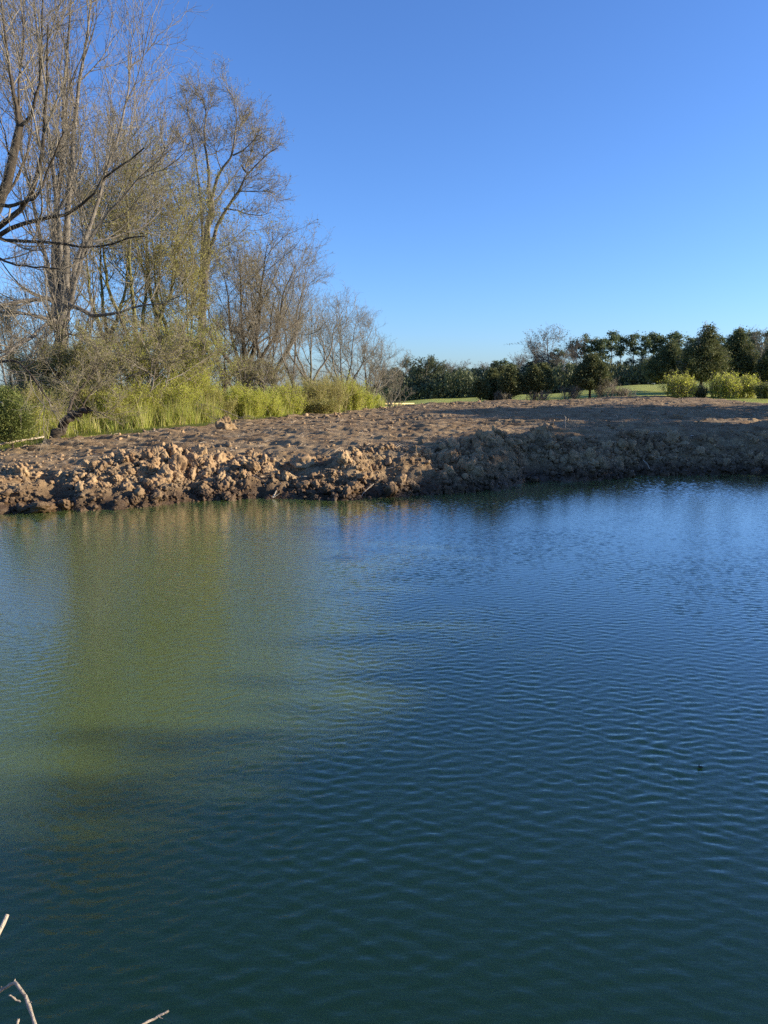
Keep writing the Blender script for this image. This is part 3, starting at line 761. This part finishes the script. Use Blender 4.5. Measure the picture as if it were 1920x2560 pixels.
# ------------------------------------------------------------------ shrubs along the wood
spec = [(20, 29, 1000, 130, 'green shrub at the left edge behind the broken pale snag'),
        (88, 32, 985, 110, 'olive shrub between the left edge evergreen and the leaning dark tree'),
        (215, 34, 965, 150, 'tall olive shrub just behind the leaning dark tree'),
        (290, 34, 975, 150, 'yellow green shrub right of the leaning dark tree'),
        (360, 35, 972, 150, 'yellow green shrub behind the strip of short bright grass'),
        (440, 36, 972, 140, 'tall bright green shrub left of the dirt mound'),
        (480, 38, 935, 110, 'highest bright green shrub in the row, beneath the tallest tree'),
        (520, 38, 985, 110, 'brownish green shrub right behind the dirt mound'),
        (590, 40, 978, 120, 'bright green shrub just right of the dirt mound'),
        (650, 42, 990, 110, 'low bright green shrub with a flat top in the middle of the row'),
        (705, 45, 975, 110, 'bright green shrub below the thin forked trunk'),
        (760, 48, 958, 120, 'olive green rounded shrub rising above the row, under the rounded bare tree'),
        (820, 50, 948, 130, 'big olive rounded shrub below the fan-crowned tree'),
        (800, 47, 1000, 90, 'small vivid green shrub in front of the big olive rounded one'),
        (870, 55, 960, 100, 'yellow green shrub second from the yellow fence'),
        (905, 60, 990, 70, 'small green shrub nearest the left end of the yellow fence')]
for i, (px, d, ty, wp, lb) in enumerate(spec):
    shrub(lb, px, d, ty, wp, 200 + i, size=.038 + .0010 * (d - 28), n=30000 if d < 45 else 18000, stemm=M_stem, mat=M_bud if 'olive' in lb or 'brownish' in lb else M_spring)
# evergreen at the left edge
evergreen('cedar_bush', 'soft green evergreen bush cut by the left edge, above the broken pale snag', tuple(ground_pt(18, 25.5) + (0, 0, 0)), 2.3, e_cedar(.72), .5, 71, M_ever, 260, 130, .055, .14, None, .05)

# ------------------------------------------------------------------ cedars and shrubs at the right
GC = 'dark cedars along the edge of the bare earth'
def cedar(label, px, d, top_py, w_px, seed, z0f=.16, env=e_cedar, group=GC, extra=0, n=260, drop=0, lean=(0, 0)):
    b = ground_pt(px, d); b[2] -= drop; h = at(px, top_py, d)[2] - b[2]; r = w_px / F * d / 2 * .82
    return evergreen('cedar_tree', label, tuple(b), h, env(r), h * z0f, seed, M_cedar, n, 110, .14, .24 * max(.7, r / 2), group, .05 + h * .018, extra_twigs=extra, lean=lean)
cedar('smallest thin cedar on a bare stem, at the left end of the cedar row', 1201, 63, 948, 32, 301, .32, n=90)
cedar('broad dense cedar, second in the row from the left', 1232, 65, 918, 56, 302, .1)
cedar('bushy cedar with a rounded top just left of the pale stemmed pair', 1252, 66, 905, 70, 303, .06)
cedar('dark cedar with a pale bare stem, right of the bushy group', 1277, 63, 912, 56, 304, .22)
cedar('egg-shaped cedar standing apart, left half of a close pair', 1335, 63, 912, 56, 305, .27)
cedar('egg-shaped cedar with a lit right side, right half of a close pair', 1356, 64, 905, 48, 306, .28)
cedar('lone round cedar above the bare brush, its right side sunlit', 1476, 63, 880, 86, 307, .24, n=330)
cedar('wide dark cedar left of the tall spiky-topped cedar', 1672, 78, 850, 112, 308, .2, n=420)
cedar('tallest cedar with a wind-bent spiky top and a bare trunk foot', 1752, 68, 808, 138, 309, .2, n=380, extra=140, env=e_spire, lean=(.35, 0))
cedar('wide dull green cedar right of the tall spiky-topped one', 1838, 72, 820, 100, 310, .14, n=460, extra=70)
cedar('dark cedar cut by the right edge of the photo', 1940, 70, 838, 110, 311, .12, n=420)
# spiky top twigs of the tall cedar
shrub('bright yellow green shrub below the tall spiky-topped cedar, left of its trunk', 1700, 60, 940, 78, 320, size=.1, group='bright shrubs below the cedars at the right')
shrub('wide yellow green shrub right of the tall spiky-topped cedar', 1812, 60, 940, 84, 321, size=.1, group='bright shrubs below the cedars at the right')
shrub('yellow green shrub third from the left below the cedars', 1866, 61, 945, 60, 322, size=.1, group='bright shrubs below the cedars at the right')
shrub('small dark green shrub at the right edge of the photo', 1912, 59, 962, 40, 323, mat=M_ever, size=.09, group='bright shrubs below the cedars at the right')
shrub('low dark shrub at the foot of the tall spiky-topped cedar', 1752, 61, 968, 40, 324, mat=M_cedar, size=.09, n=2500, group='bright shrubs below the cedars at the right')
for i, (px, ty, wp, lb) in enumerate([(1432, 965, 50, 'bare grey brush left of the lone round cedar'), (1512, 950, 60, 'tallest bare grey brush right of the lone round cedar'),
                                      (1560, 970, 50, 'low bare grey brush farthest right of the lone round cedar'), (1345, 978, 70, 'low brown brush under the close pair of cedars'), (1258, 980, 60, 'low brown brush under the bushy cedars')]):
    shrub(lb, px, 62.5, ty, wp, 330 + i, mat=M_budpale, n=500, size=.06, stemm=M_twig, group='bare brush at the foot of the cedars', name='bare_brush')

# ------------------------------------------------------------------ far tree line
GP = 'far trees along the top of the field'
def far_proto(kind, seed):
    rng = np.random.default_rng(seed)
    root = thing(kind, 'x', 'tree', (0, 0, 0))
    if kind == 'pine_tree':
        h = 15.0
        TP = np.stack([resample([(0, 0, -.5), (rng.normal() * .2, 0, h * .5), (rng.normal() * .4, 0, h * .92)], 8)]); TR = np.linspace(.2, .05, 8)[None]
        V, f, C = crown_cards(rng, e_pine(2.1), h, 34, 60, .42, .50, 1.8, z0=h * .6, shell=.2)
        # lower scattered boughs
        V2, f2, C2 = crown_cards(rng, e_pine(2.2), h * .66, 9, 26, .42, .4, 1.8, z0=h * .3, shell=.5)
        C = np.concatenate([C, C2]); V, f = cat([(V, f), (V2, f2)])
        b = C * np.array((0, 0, 1)) - np.array((0, 0, .5)); 
        tv = cat([tubes(TP, TR, 6), tubes(np.stack([b, C], 1), np.tile([.07, .03], (len(C), 1)), 3)])
        link('trunk', mesh_np('trunk', *tv, [M_bark], True), root); link('crown', mesh_np('crown', V, f, [M_pine]), root)
    else:
        h = 12.0
        SP = np.stack([resample([(0, 0, -.5), (rng.normal() * .3, 0, h * .4), (rng.normal() * .6, 0, h * .95)], 10)]); SR = np.linspace(.25, .04, 10)[None]
        def lt(t): return np.clip(1.2 * (1 - t) ** .5 + .25, 0, 1.1)
        Q1, R1 = sprout(rng, SP, SR, 16, .15, 4.2, 48, 6, up=.35, lt=lt, rmin=.02)
        Q2, R2 = sprout(rng, Q1, R1, 8, .15, 1.9, 42, 5, up=.25, rmin=.012)
        Q3, R3 = sprout(rng, Q2, R2, 7, .1, .9, 42, 3, up=.2, rmin=.01)
        link('trunk', mesh_np('trunk', *cat([tubes(SP, SR, 6), tubes(Q1, R1, 4)]), [M_bark], True), root)
        parts = cat([tubes(Q2, R2, 3), tubes(Q3, R3, 3)])
        c, dd = along(rng, Q3, 9000 if kind == 'leafing_tree' else 3500, .1)
        cv = cards(rng, c, .24 if kind == 'leafing_tree' else .16, 1.6)
        Vc, fc = cat([parts, cv])
        mi = np.concatenate([np.zeros(len(parts[1])), np.ones(len(cv[1]))])
        link('crown', mesh_np('crown', Vc, fc, [M_twig, M_farbroad if kind == 'leafing_tree' else M_farbrown], mat_idx=mi), root)
    return root
protos = {'pine_tree': [far_proto('pine_tree', 400 + i) for i in range(5)],
          'leafing_tree': [far_proto('leafing_tree', 410 + i) for i in range(3)],
          'bare_tree': [far_proto('bare_tree', 420 + i) for i in range(3)]}
used = set()
rng = np.random.default_rng(77)
LB = {'pine_tree': 'dark tall pine in the far line of pines behind the field', 'leafing_tree': 'dull green broad tree in the shaded far wood beyond the grass field', 'bare_tree': 'greyish bare tree in the shaded far wood beyond the field'}
def place_far(kind, px, d, top_py, wk=1.0, label=None, group=None):
    i = int(rng.integers(0, len(protos[kind]))); p = protos[kind][i]
    b = ground_pt(px, d); h = at(px, top_py, d)[2] - b[2]
    s = h / (15.0 if kind == 'pine_tree' else 12.0)
    sc = (s * wk, s * wk, s); rz = float(rng.random() * 6.28)
    lb = label or LB[kind]; gp = group or ('' if label else {'pine_tree': 'pines in the far tree line', 'leafing_tree': 'green broad trees in the far wood', 'bare_tree': 'grey bare trees in the far wood'}[kind])
    if (kind, i) not in used:
        used.add((kind, i)); p.location = tuple(b); p.rotation_euler = (0, 0, rz); p.scale = sc
        p['label'] = lb
        if gp: p['group'] = gp
        return p
    q = dup(p, tuple(b), rz, sc, lb, gp or None)
    if not gp and 'group' in q: del q['group']
    return q
# left stretch, lower and denser
sky_l = [(985, 925), (1010, 922), (1060, 915), (1110, 922), (1130, 916), (1160, 915), (1200, 922), (1230, 905), (1260, 900), (1300, 900), (1340, 895), (1380, 890), (1400, 860)]
sx_, sy_ = zip(*sky_l)
for px in np.arange(975, 1400, 15):
    k = 'pine_tree' if rng.random() < .62 else ('leafing_tree' if rng.random() < .6 else 'bare_tree')
    tp = np.interp(px, sx_, sy_) + rng.normal() * 4
    place_far(k, px + rng.normal() * 4, 196 + 10 * rng.random(), tp, 1.15)
for px in np.arange(985, 1400, 20):
    k = 'leafing_tree' if rng.random() < .55 else 'pine_tree'
    place_far(k, px + rng.normal() * 5, 188, np.interp(px, sx_, sy_) + 22 + 12 * rng.random(), 1.35)
place_far('leafing_tree', 1066, 180, 908, 1.35, 'yellow green leafing tree with a pale straight trunk in front of the far wood')
place_far('leafing_tree', 1105, 178, 950, 1.3, 'lower green tree just right of the pale trunked leafing tree')
place_far('bare_tree', 1372, 190, 838, 1.25, 'tallest pale grey bare tree rising above the far wood, left of the pines')
place_far('bare_tree', 1335, 192, 872, 1.1, 'pale bare tree left of the tallest pale one above the far wood')
place_far('bare_tree', 1432, 184, 860, 1.3, 'brownish round crowned tree between the tallest bare tree and the pines')
place_far('bare_tree', 1400, 180, 890, 1.4, 'grey bare tree drooping in front of the brownish round crowned tree')
# right stretch: tall pines with sky between trunks
top_r = [(1430, 852), (1460, 845), (1515, 840), (1560, 838), (1590, 836), (1630, 828), (1660, 824), (1700, 830), (1740, 832), (1800, 830), (1850, 822), (1920, 830), (1990, 820)]
tx_, ty_ = zip(*top_r)
for px in np.arange(1432, 1990, 24):
    place_far('pine_tree', px + rng.normal() * 4, 182 + 14 * rng.random(), np.interp(px, tx_, ty_) + rng.normal() * 7, .85 + .2 * rng.random())
for px in np.arange(1400, 1990, 20):
    k = 'leafing_tree' if rng.random() < .35 else ('pine_tree' if rng.random() < .6 else 'bare_tree')
    place_far(k, px + rng.normal() * 5, 186 + 6 * rng.random(), np.interp(px, tx_, ty_) + 66 + 30 * rng.random(), 1.4)
place_far('bare_tree', 1900, 150, 840, 1.3, 'pale bare treetop near the right edge, behind the cedars')
# brush along the foot of the far wood: uncountable
n = 46000
ppx = rng.uniform(955, 2000, n); dd_ = 172 + 26 * rng.random(n)
gxx = (ppx - 960) / F * dd_ / math.cos(PITCH) * 1.0
gz = base_h(gxx, dd_)[0]
hh = (2.6 + 5.0 * np.clip(.45 + N1.fbm(gxx * .12, dd_ * .2, 3), 0, 1.2)) * rng.random(n) ** .7
C = np.stack([gxx, dd_, gz + hh], 1)
V, f = cards(rng, C, .62, 1.8, np.stack([rng.normal(size=n) * .5, rng.normal(size=n) * .5, np.ones(n)], 1))
tag(link('far_undergrowth', mesh_np('far_undergrowth', V, f, [M_farbroad])), 'dark tangled undergrowth along the foot of the far wood', 'undergrowth', kind='stuff')

# trees on the right bank, beyond the frame, whose long shadows lie over the water and earth
GS = 'tall trees on the right bank shading the pond'
k = 0
for y in np.concatenate([np.arange(-34, 1.5, 3.1), np.arange(3.0, 18, 2.0), np.arange(19.4, 46, 3.1)]):
    for row in (0, 1):
        x = 33 + row * 5 + rng.normal() * .8; yy = y + rng.normal() * .6
        if 33 < yy < 36.5: continue
        hgt = 8.8 + (-1.6 if yy < 2 else 1.3 if yy < 3.6 else (-.2 if yy < 8.5 else .4 if yy < 17 else 0)) + (.12 if 5.3 < yy < 17 else .5) * math.sin(yy * .35) + rng.normal() * (.08 if 5.3 < yy < 17 else .35) + row * 1.2
        p = protos['pine_tree'][k % 5]; k += 1
        s = hgt / 15.0
        q = dup(p, (x, yy, H(x, yy)), float(rng.random() * 6.28), (s * 1.9, s * 1.9, s), 'tall pine on the right bank beyond the photo edge', GS)
# lower growth between those trunks
for i, y in enumerate(np.arange(-30, 46, 4.0)):
    p = protos['leafing_tree'][i % 3]
    if 32 < y < 37: continue
    dup(p, (31.5, float(y), H(31.5, y)), float(rng.random() * 6.28), (.8, .8, .5), 'bushy tree among the trunks on the right bank beyond the photo edge', 'bushy trees on the right bank')

# ------------------------------------------------------------------ small things
def box(V, F_, lo_, hi_):
    b = len(V); x0, y0, z0 = lo_; x1, y1, z1 = hi_
    V += [(x0, y0, z0), (x1, y0, z0), (x1, y1, z0), (x0, y1, z0), (x0, y0, z1), (x1, y0, z1), (x1, y1, z1), (x0, y1, z1)]
    F_ += [(b, b + 3, b + 2, b + 1), (b + 4, b + 5, b + 6, b + 7), (b, b + 1, b + 5, b + 4), (b + 1, b + 2, b + 6, b + 5), (b + 2, b + 3, b + 7, b + 6), (b + 3, b, b + 4, b + 7)]
# pale yellow board fence
A = at(923, 1021, 92); B = at(1034, 1017, 128)
fence = thing('board_fence', 'pale yellow low board fence at the end of the wood beyond the bare earth', 'fence', (A[0], A[1], A[2]))
L = float(np.linalg.norm((B - A)[:2])); fence.rotation_euler = (0, 0, math.atan2(B[1] - A[1], B[0] - A[0]))
npost = 12
def fz(s): return (B[2] - A[2]) * s / L
for i in range(npost):
    s = L * i / (npost - 1) if i < npost - 1 else L
    V_, F_ = [], []; box(V_, F_, (s - .07, -.07, fz(s) - .5), (s + .07, .07, fz(s) + .66))
    link('post', mesh_np('post', np.array(V_), np.array(F_), [M_paint_yellow]), fence)
for z in (.08, .56):
    P = np.array([(0, -.075, z), (L, -.075, z + fz(L))]); V_ = []
    for (x, y, zz) in P: V_ += [(x, y - .025, zz - .085), (x, y + .02, zz - .085), (x, y + .02, zz + .085), (x, y - .025, zz + .085)]
    Fq = np.array([(0, 1, 5, 4), (1, 2, 6, 5), (2, 3, 7, 6), (3, 0, 4, 7), (0, 3, 2, 1), (4, 5, 6, 7)])
    link('rail', mesh_np('rail', np.array(V_), Fq, [M_paint_yellow]), fence)

def stick(name, label, pts, r, mat, group=None, side=(), cat_='branch', sides=8):
    base = np.array(pts[0][:3], float)
    root = thing(name, label, cat_, tuple(base), group)
    rr = np.array(r, float) * (.78 if 'bleached' in label else 1)
    P = np.array([p for p in pts]) - base
    K = 18; Pk = resample(P, K); Rk = np.interp(np.linspace(0, 1, K), np.linspace(0, 1, len(rr)), rr)
    rg = np.random.default_rng(len(label)); Rk = Rk * (1 + .12 * rg.normal(size=K)); Pk[1:-1] += rg.normal(size=(K - 2, 3)) * Rk[1:-1, None] * .25
    V_, f_ = tubes(Pk[None], Rk[None], sides)
    capi = np.arange(sides)
    V_ = np.concatenate([V_, [Pk[-1]]]); tri = np.stack([(K - 1) * sides + capi, (K - 1) * sides + (capi + 1) % sides, np.full(sides, len(V_) - 1)], 1)
    link('stem', mesh_np('stem', V_, [f_, tri], [mat], True), root)
    for sp, sr in side:
        sp = np.array(sp) - base; sp = resample(sp, 6)
        V2, f2 = tubes(sp[None], np.linspace(sr, sr * .5, 6)[None], 6)
        link('twig', mesh_np('twig', V2, f2, [mat], True), root)
    return root
# bleached branches poking up from the near bank
stick('dead_branch', 'thick bleached branch tip poking in at the left edge, highest of the dead branches', [at(-160, 2600, 1.75), at(-40, 2420, 2.0), at(-5, 2335, 2.1), at(9, 2310, 2.12), at(18, 2287, 2.14)], [.016, .013, .010, .0115, .008], M_dead)
stick('dead_branch', 'bleached bent branch arching through the bottom left corner', [at(120, 2720, 1.75), at(88, 2560, 1.9), at(72, 2510, 1.95), at(58, 2475, 1.98), at(36, 2452, 2.0), at(20, 2464, 2.02), at(0, 2478, 2.04), at(-40, 2500, 2.05)],
      [.0085, .0075, .007, .0065, .006, .0055, .0055, .005], M_dead, None, [([at(72, 2510, 1.95), at(76, 2506, 1.95), at(80, 2505, 1.95)], .002), ([at(4, 2474, 2.03), at(3, 2468, 2.03), at(4, 2466, 2.03)], .003),
      ([at(36, 2452, 2.0), at(37, 2449, 2.0), at(38, 2447, 2.0)], .003)])
stick('dead_twig', 'short crooked twig hanging left of the bleached bent branch', [at(52, 2503, 1.95), at(42, 2502, 1.95), at(34, 2493, 1.95), at(22, 2488, 1.95)], [.0028, .0032, .003, .0026], M_dead)
stick('dead_twig', 'stubby twig tip at the bottom edge left of the bleached bent branch', [at(30, 2640, 1.8), at(38, 2575, 1.88), at(46, 2547, 1.9)], [.0055, .005, .0045], M_dead)
stick('dead_branch', 'straight bleached twig rising to the right at the bottom edge', [at(250, 2630, 1.8), at(355, 2562, 1.95), at(390, 2544, 2.0), at(422, 2527, 2.02)], [.006, .005, .0045, .004], M_dead, None,
      [([at(395, 2541, 2.0), at(402, 2545, 2.0), at(408, 2546, 2.0)], .0015)])
# bank twigs, snag, log, stake
stick('bent_twig', 'thin bent twig leaning on the wide low boulder at the waterline', [at(903, 1243, 19.6), at(908, 1232, 19.6), at(925, 1217, 19.7), at(934, 1210, 19.8)], [.012, .012, .01, .008], M_dead)
stick('bent_twig', 'curved pale twig on the shaded right bank above the water', [at(1608, 1150, 24.9), at(1618, 1160, 24.7), at(1624, 1172, 24.5)], [.014, .014, .01], M_dead)
stick('broken_stick', 'short split stick standing at the waterline of the sunlit bank', [at(682, 1244, 19.4), at(692, 1226, 19.5)], [.03, .015], M_dead, None, [([at(684, 1243, 19.4), at(701, 1232, 19.4)], .02)])
stick('wooden_stake', 'thin wooden stake standing alone in the bare earth right of centre', [at(1413, 1072, 29.5), at(1413, 1056, 29.5), at(1414, 1043, 29.5)], [.022, .02, .02], M_dead, None, [([at(1414, 1043, 29.5), at(1411, 1040, 29.5)], .012)], 'stake')
stick('broken_snag', 'broken pale forked snag standing at the left edge of the wood', [at(30, 1098, 25.2), at(26, 1060, 25.2), at(22, 1046, 25.2), at(12, 1020, 25.1), at(2, 1004, 25.0)], [.05, .045, .04, .03, .02], M_dead, None, [([at(22, 1048, 25.2), at(10, 1058, 25.0), at(-4, 1064, 24.8)], .02)], 'dead tree')
stick('fallen_log', 'pale fallen branch lying along the grass edge at the far left', [at(-10, 1112, 25.0), at(40, 1103, 25.4), at(80, 1097, 25.9), at(110, 1092, 26.3)], [.045, .04, .035, .02], M_dead, None, [([at(15, 1108, 25.2), at(20, 1096, 25.2)], .025)], 'log')
for px, py, lb in ((1872, 937, 'thin pale marker post farthest right on the far grass slope'), (1690, 948, 'thin pale marker post on the far slope left of the tall cedar')):
    stick('marker_post', lb, [at(px, py + 14, 110), at(px, py - 10, 110)], [.06, .06], M_dead, cat_='post')
# dirt mound left of centre
rng = np.random.default_rng(5)
mnd = clod_shape(I3, 910, 1.3); mnd[:, 2] = np.where(mnd[:, 2] < 0, mnd[:, 2] * .4, mnd[:, 2])
b = ground_pt(563, 31.5)
tag(link('dirt_mound', mesh_np('dirt_mound', mnd * .40, F3, [M_dirt], False), None, (b[0], b[1], b[2] + .12), (0, 0, 1.1), (1.0, .9, 1.9)), 'dark root ball of dirt sitting alone on the earth before the green shrubs', 'mound')
# highlights on wet track prints, put in as pale flattened lumps
for i, px in enumerate(np.linspace(1640, 1740, 9)):
    d = 27.9 + .02 * i; x = gx(px, d); z = on_ground(px, d)
    v = clod_shape(I2, 700 + i, .6) * np.array((.10, .07, .035))
    tag(link('print_highlight', mesh_np('print_highlight', v, F2, [M_dead]), None, (x, d, z + .05), (0, 0, i * 1.3)), 'small pale flattened lump standing for a highlight in the row of digger track prints above the right bank', 'clod', 'pale lumps standing for track print highlights on the right bank')
# floating bit
p = at(1750, 1917, 6.0); k_ = (EYE - .012) / (EYE - p[2]); p = np.array((p[0] * k_, p[1] * k_, .012))
fd = thing('floating_debris', 'small dark leaf and twig scrap floating on the water in the lower right', 'debris', tuple(p))
lv = clod_shape(I2, 720, .7) * np.array((.022, .012, .006)); link('leaf', mesh_np('leaf', lv, F2, [M_bark_dark]), fd)
V_, f_ = tubes(np.array([[(-.01, 0, 0), (-.008, 0, .014), (-.004, .002, .024)]]), np.array([[.004, .003, .002]]), 5); link('twig', mesh_np('twig', V_, f_, [M_bark_dark]), fd)

# grass blades on the strip in front of the wood
n = 26000
u = rng.uniform(-.56, -.02, n); e = np.interp(u, GE_U, GE_Y); y = e + rng.random(n) ** 1.5 * 4 - .1; x = u * y
hb, sb = base_h(x, y); z = hb + fine_h(x, y, sb); g = grass_mask(x, y) > .05; x, y, z = x[g], y[g], z[g]
n = len(x); hgt = .05 + .12 * rng.random(n); lean = rng.normal(size=(n, 2)) * .04; wd = .012
V = np.stack([np.stack([x - wd, y, z - .01], 1), np.stack([x + wd, y, z - .01], 1), np.stack([x + lean[:, 0], y + lean[:, 1], z + hgt], 1)], 1).reshape(-1, 3)
tag(link('grass_blades', mesh_np('grass_blades', V, np.arange(n * 3).reshape(n, 3), [M_blade])), 'short bright grass along the edge of the wood', 'grass', kind='stuff')
# weeds and seedlings over the shrub feet
n = 70000
u = rng.uniform(-.56, .0, n); e = np.interp(u, GE_U, GE_Y); y = e + .9 + rng.random(n) ** 1.3 * 6; x = u * y
cl = N1.fbm(x * 1.7, y * 1.2, 3); keep = rng.random(n) < np.clip(.12 + 1.9 * cl, .04, 1); x, y, cl = x[keep], y[keep], cl[keep]; n = len(x)
hb, sb = base_h(x, y)
hgt = (.25 + 1.1 * rng.random(n) ** 1.5) * (.6 + 1.2 * np.clip(cl, 0, .6)); lean = rng.normal(size=(n, 2)) * (.22 * hgt[:, None]); wd = .009 + .012 * rng.random(n) ** 2
tw = rng.random(n) * 3.14; wx_, wy_ = wd * np.cos(tw), wd * np.sin(tw)
V = np.stack([np.stack([x - wx_, y - wy_, hb - .01], 1), np.stack([x + wx_, y + wy_, hb - .01], 1), np.stack([x + lean[:, 0], y + lean[:, 1], hb + hgt], 1)], 1).reshape(-1, 3)
tag(link('tall_weeds', mesh_np('tall_weeds', V, np.arange(n * 3).reshape(n, 3), [M_blade])), 'tall yellow green weeds below the shrubs of the wood', 'weeds', kind='stuff')

# straw, bark bits and small stones strewn over the bare earth
rng = np.random.default_rng(88)
n = 2600
x = rng.uniform(-22, 28, n); y = 20 + 38 * rng.random(n) ** 1.6
hb, sb = base_h(x, y); ok = (sb > .4) & (grass_mask(x, y) < .3); x, y = x[ok], y[ok]; z = hb[ok] + fine_h(x, y, sb[ok]) + .025
n = len(x); a = rng.random(n) * 6.28; L_ = .06 + .16 * rng.random(n) ** 2
D_ = np.stack([np.cos(a) * L_, np.sin(a) * L_, rng.normal(size=n) * .03], 1); C_ = np.stack([x, y, z], 1)
tv = tubes(np.stack([C_ - D_, C_ + (0, 0, .015), C_ + D_], 1), np.tile([.007, .009, .005], (n, 1)), 4)
tag(link('wood_litter', mesh_np('wood_litter', *tv, [M_dead])), 'pale straw and splintered sticks strewn over the bare earth', 'litter', kind='stuff')
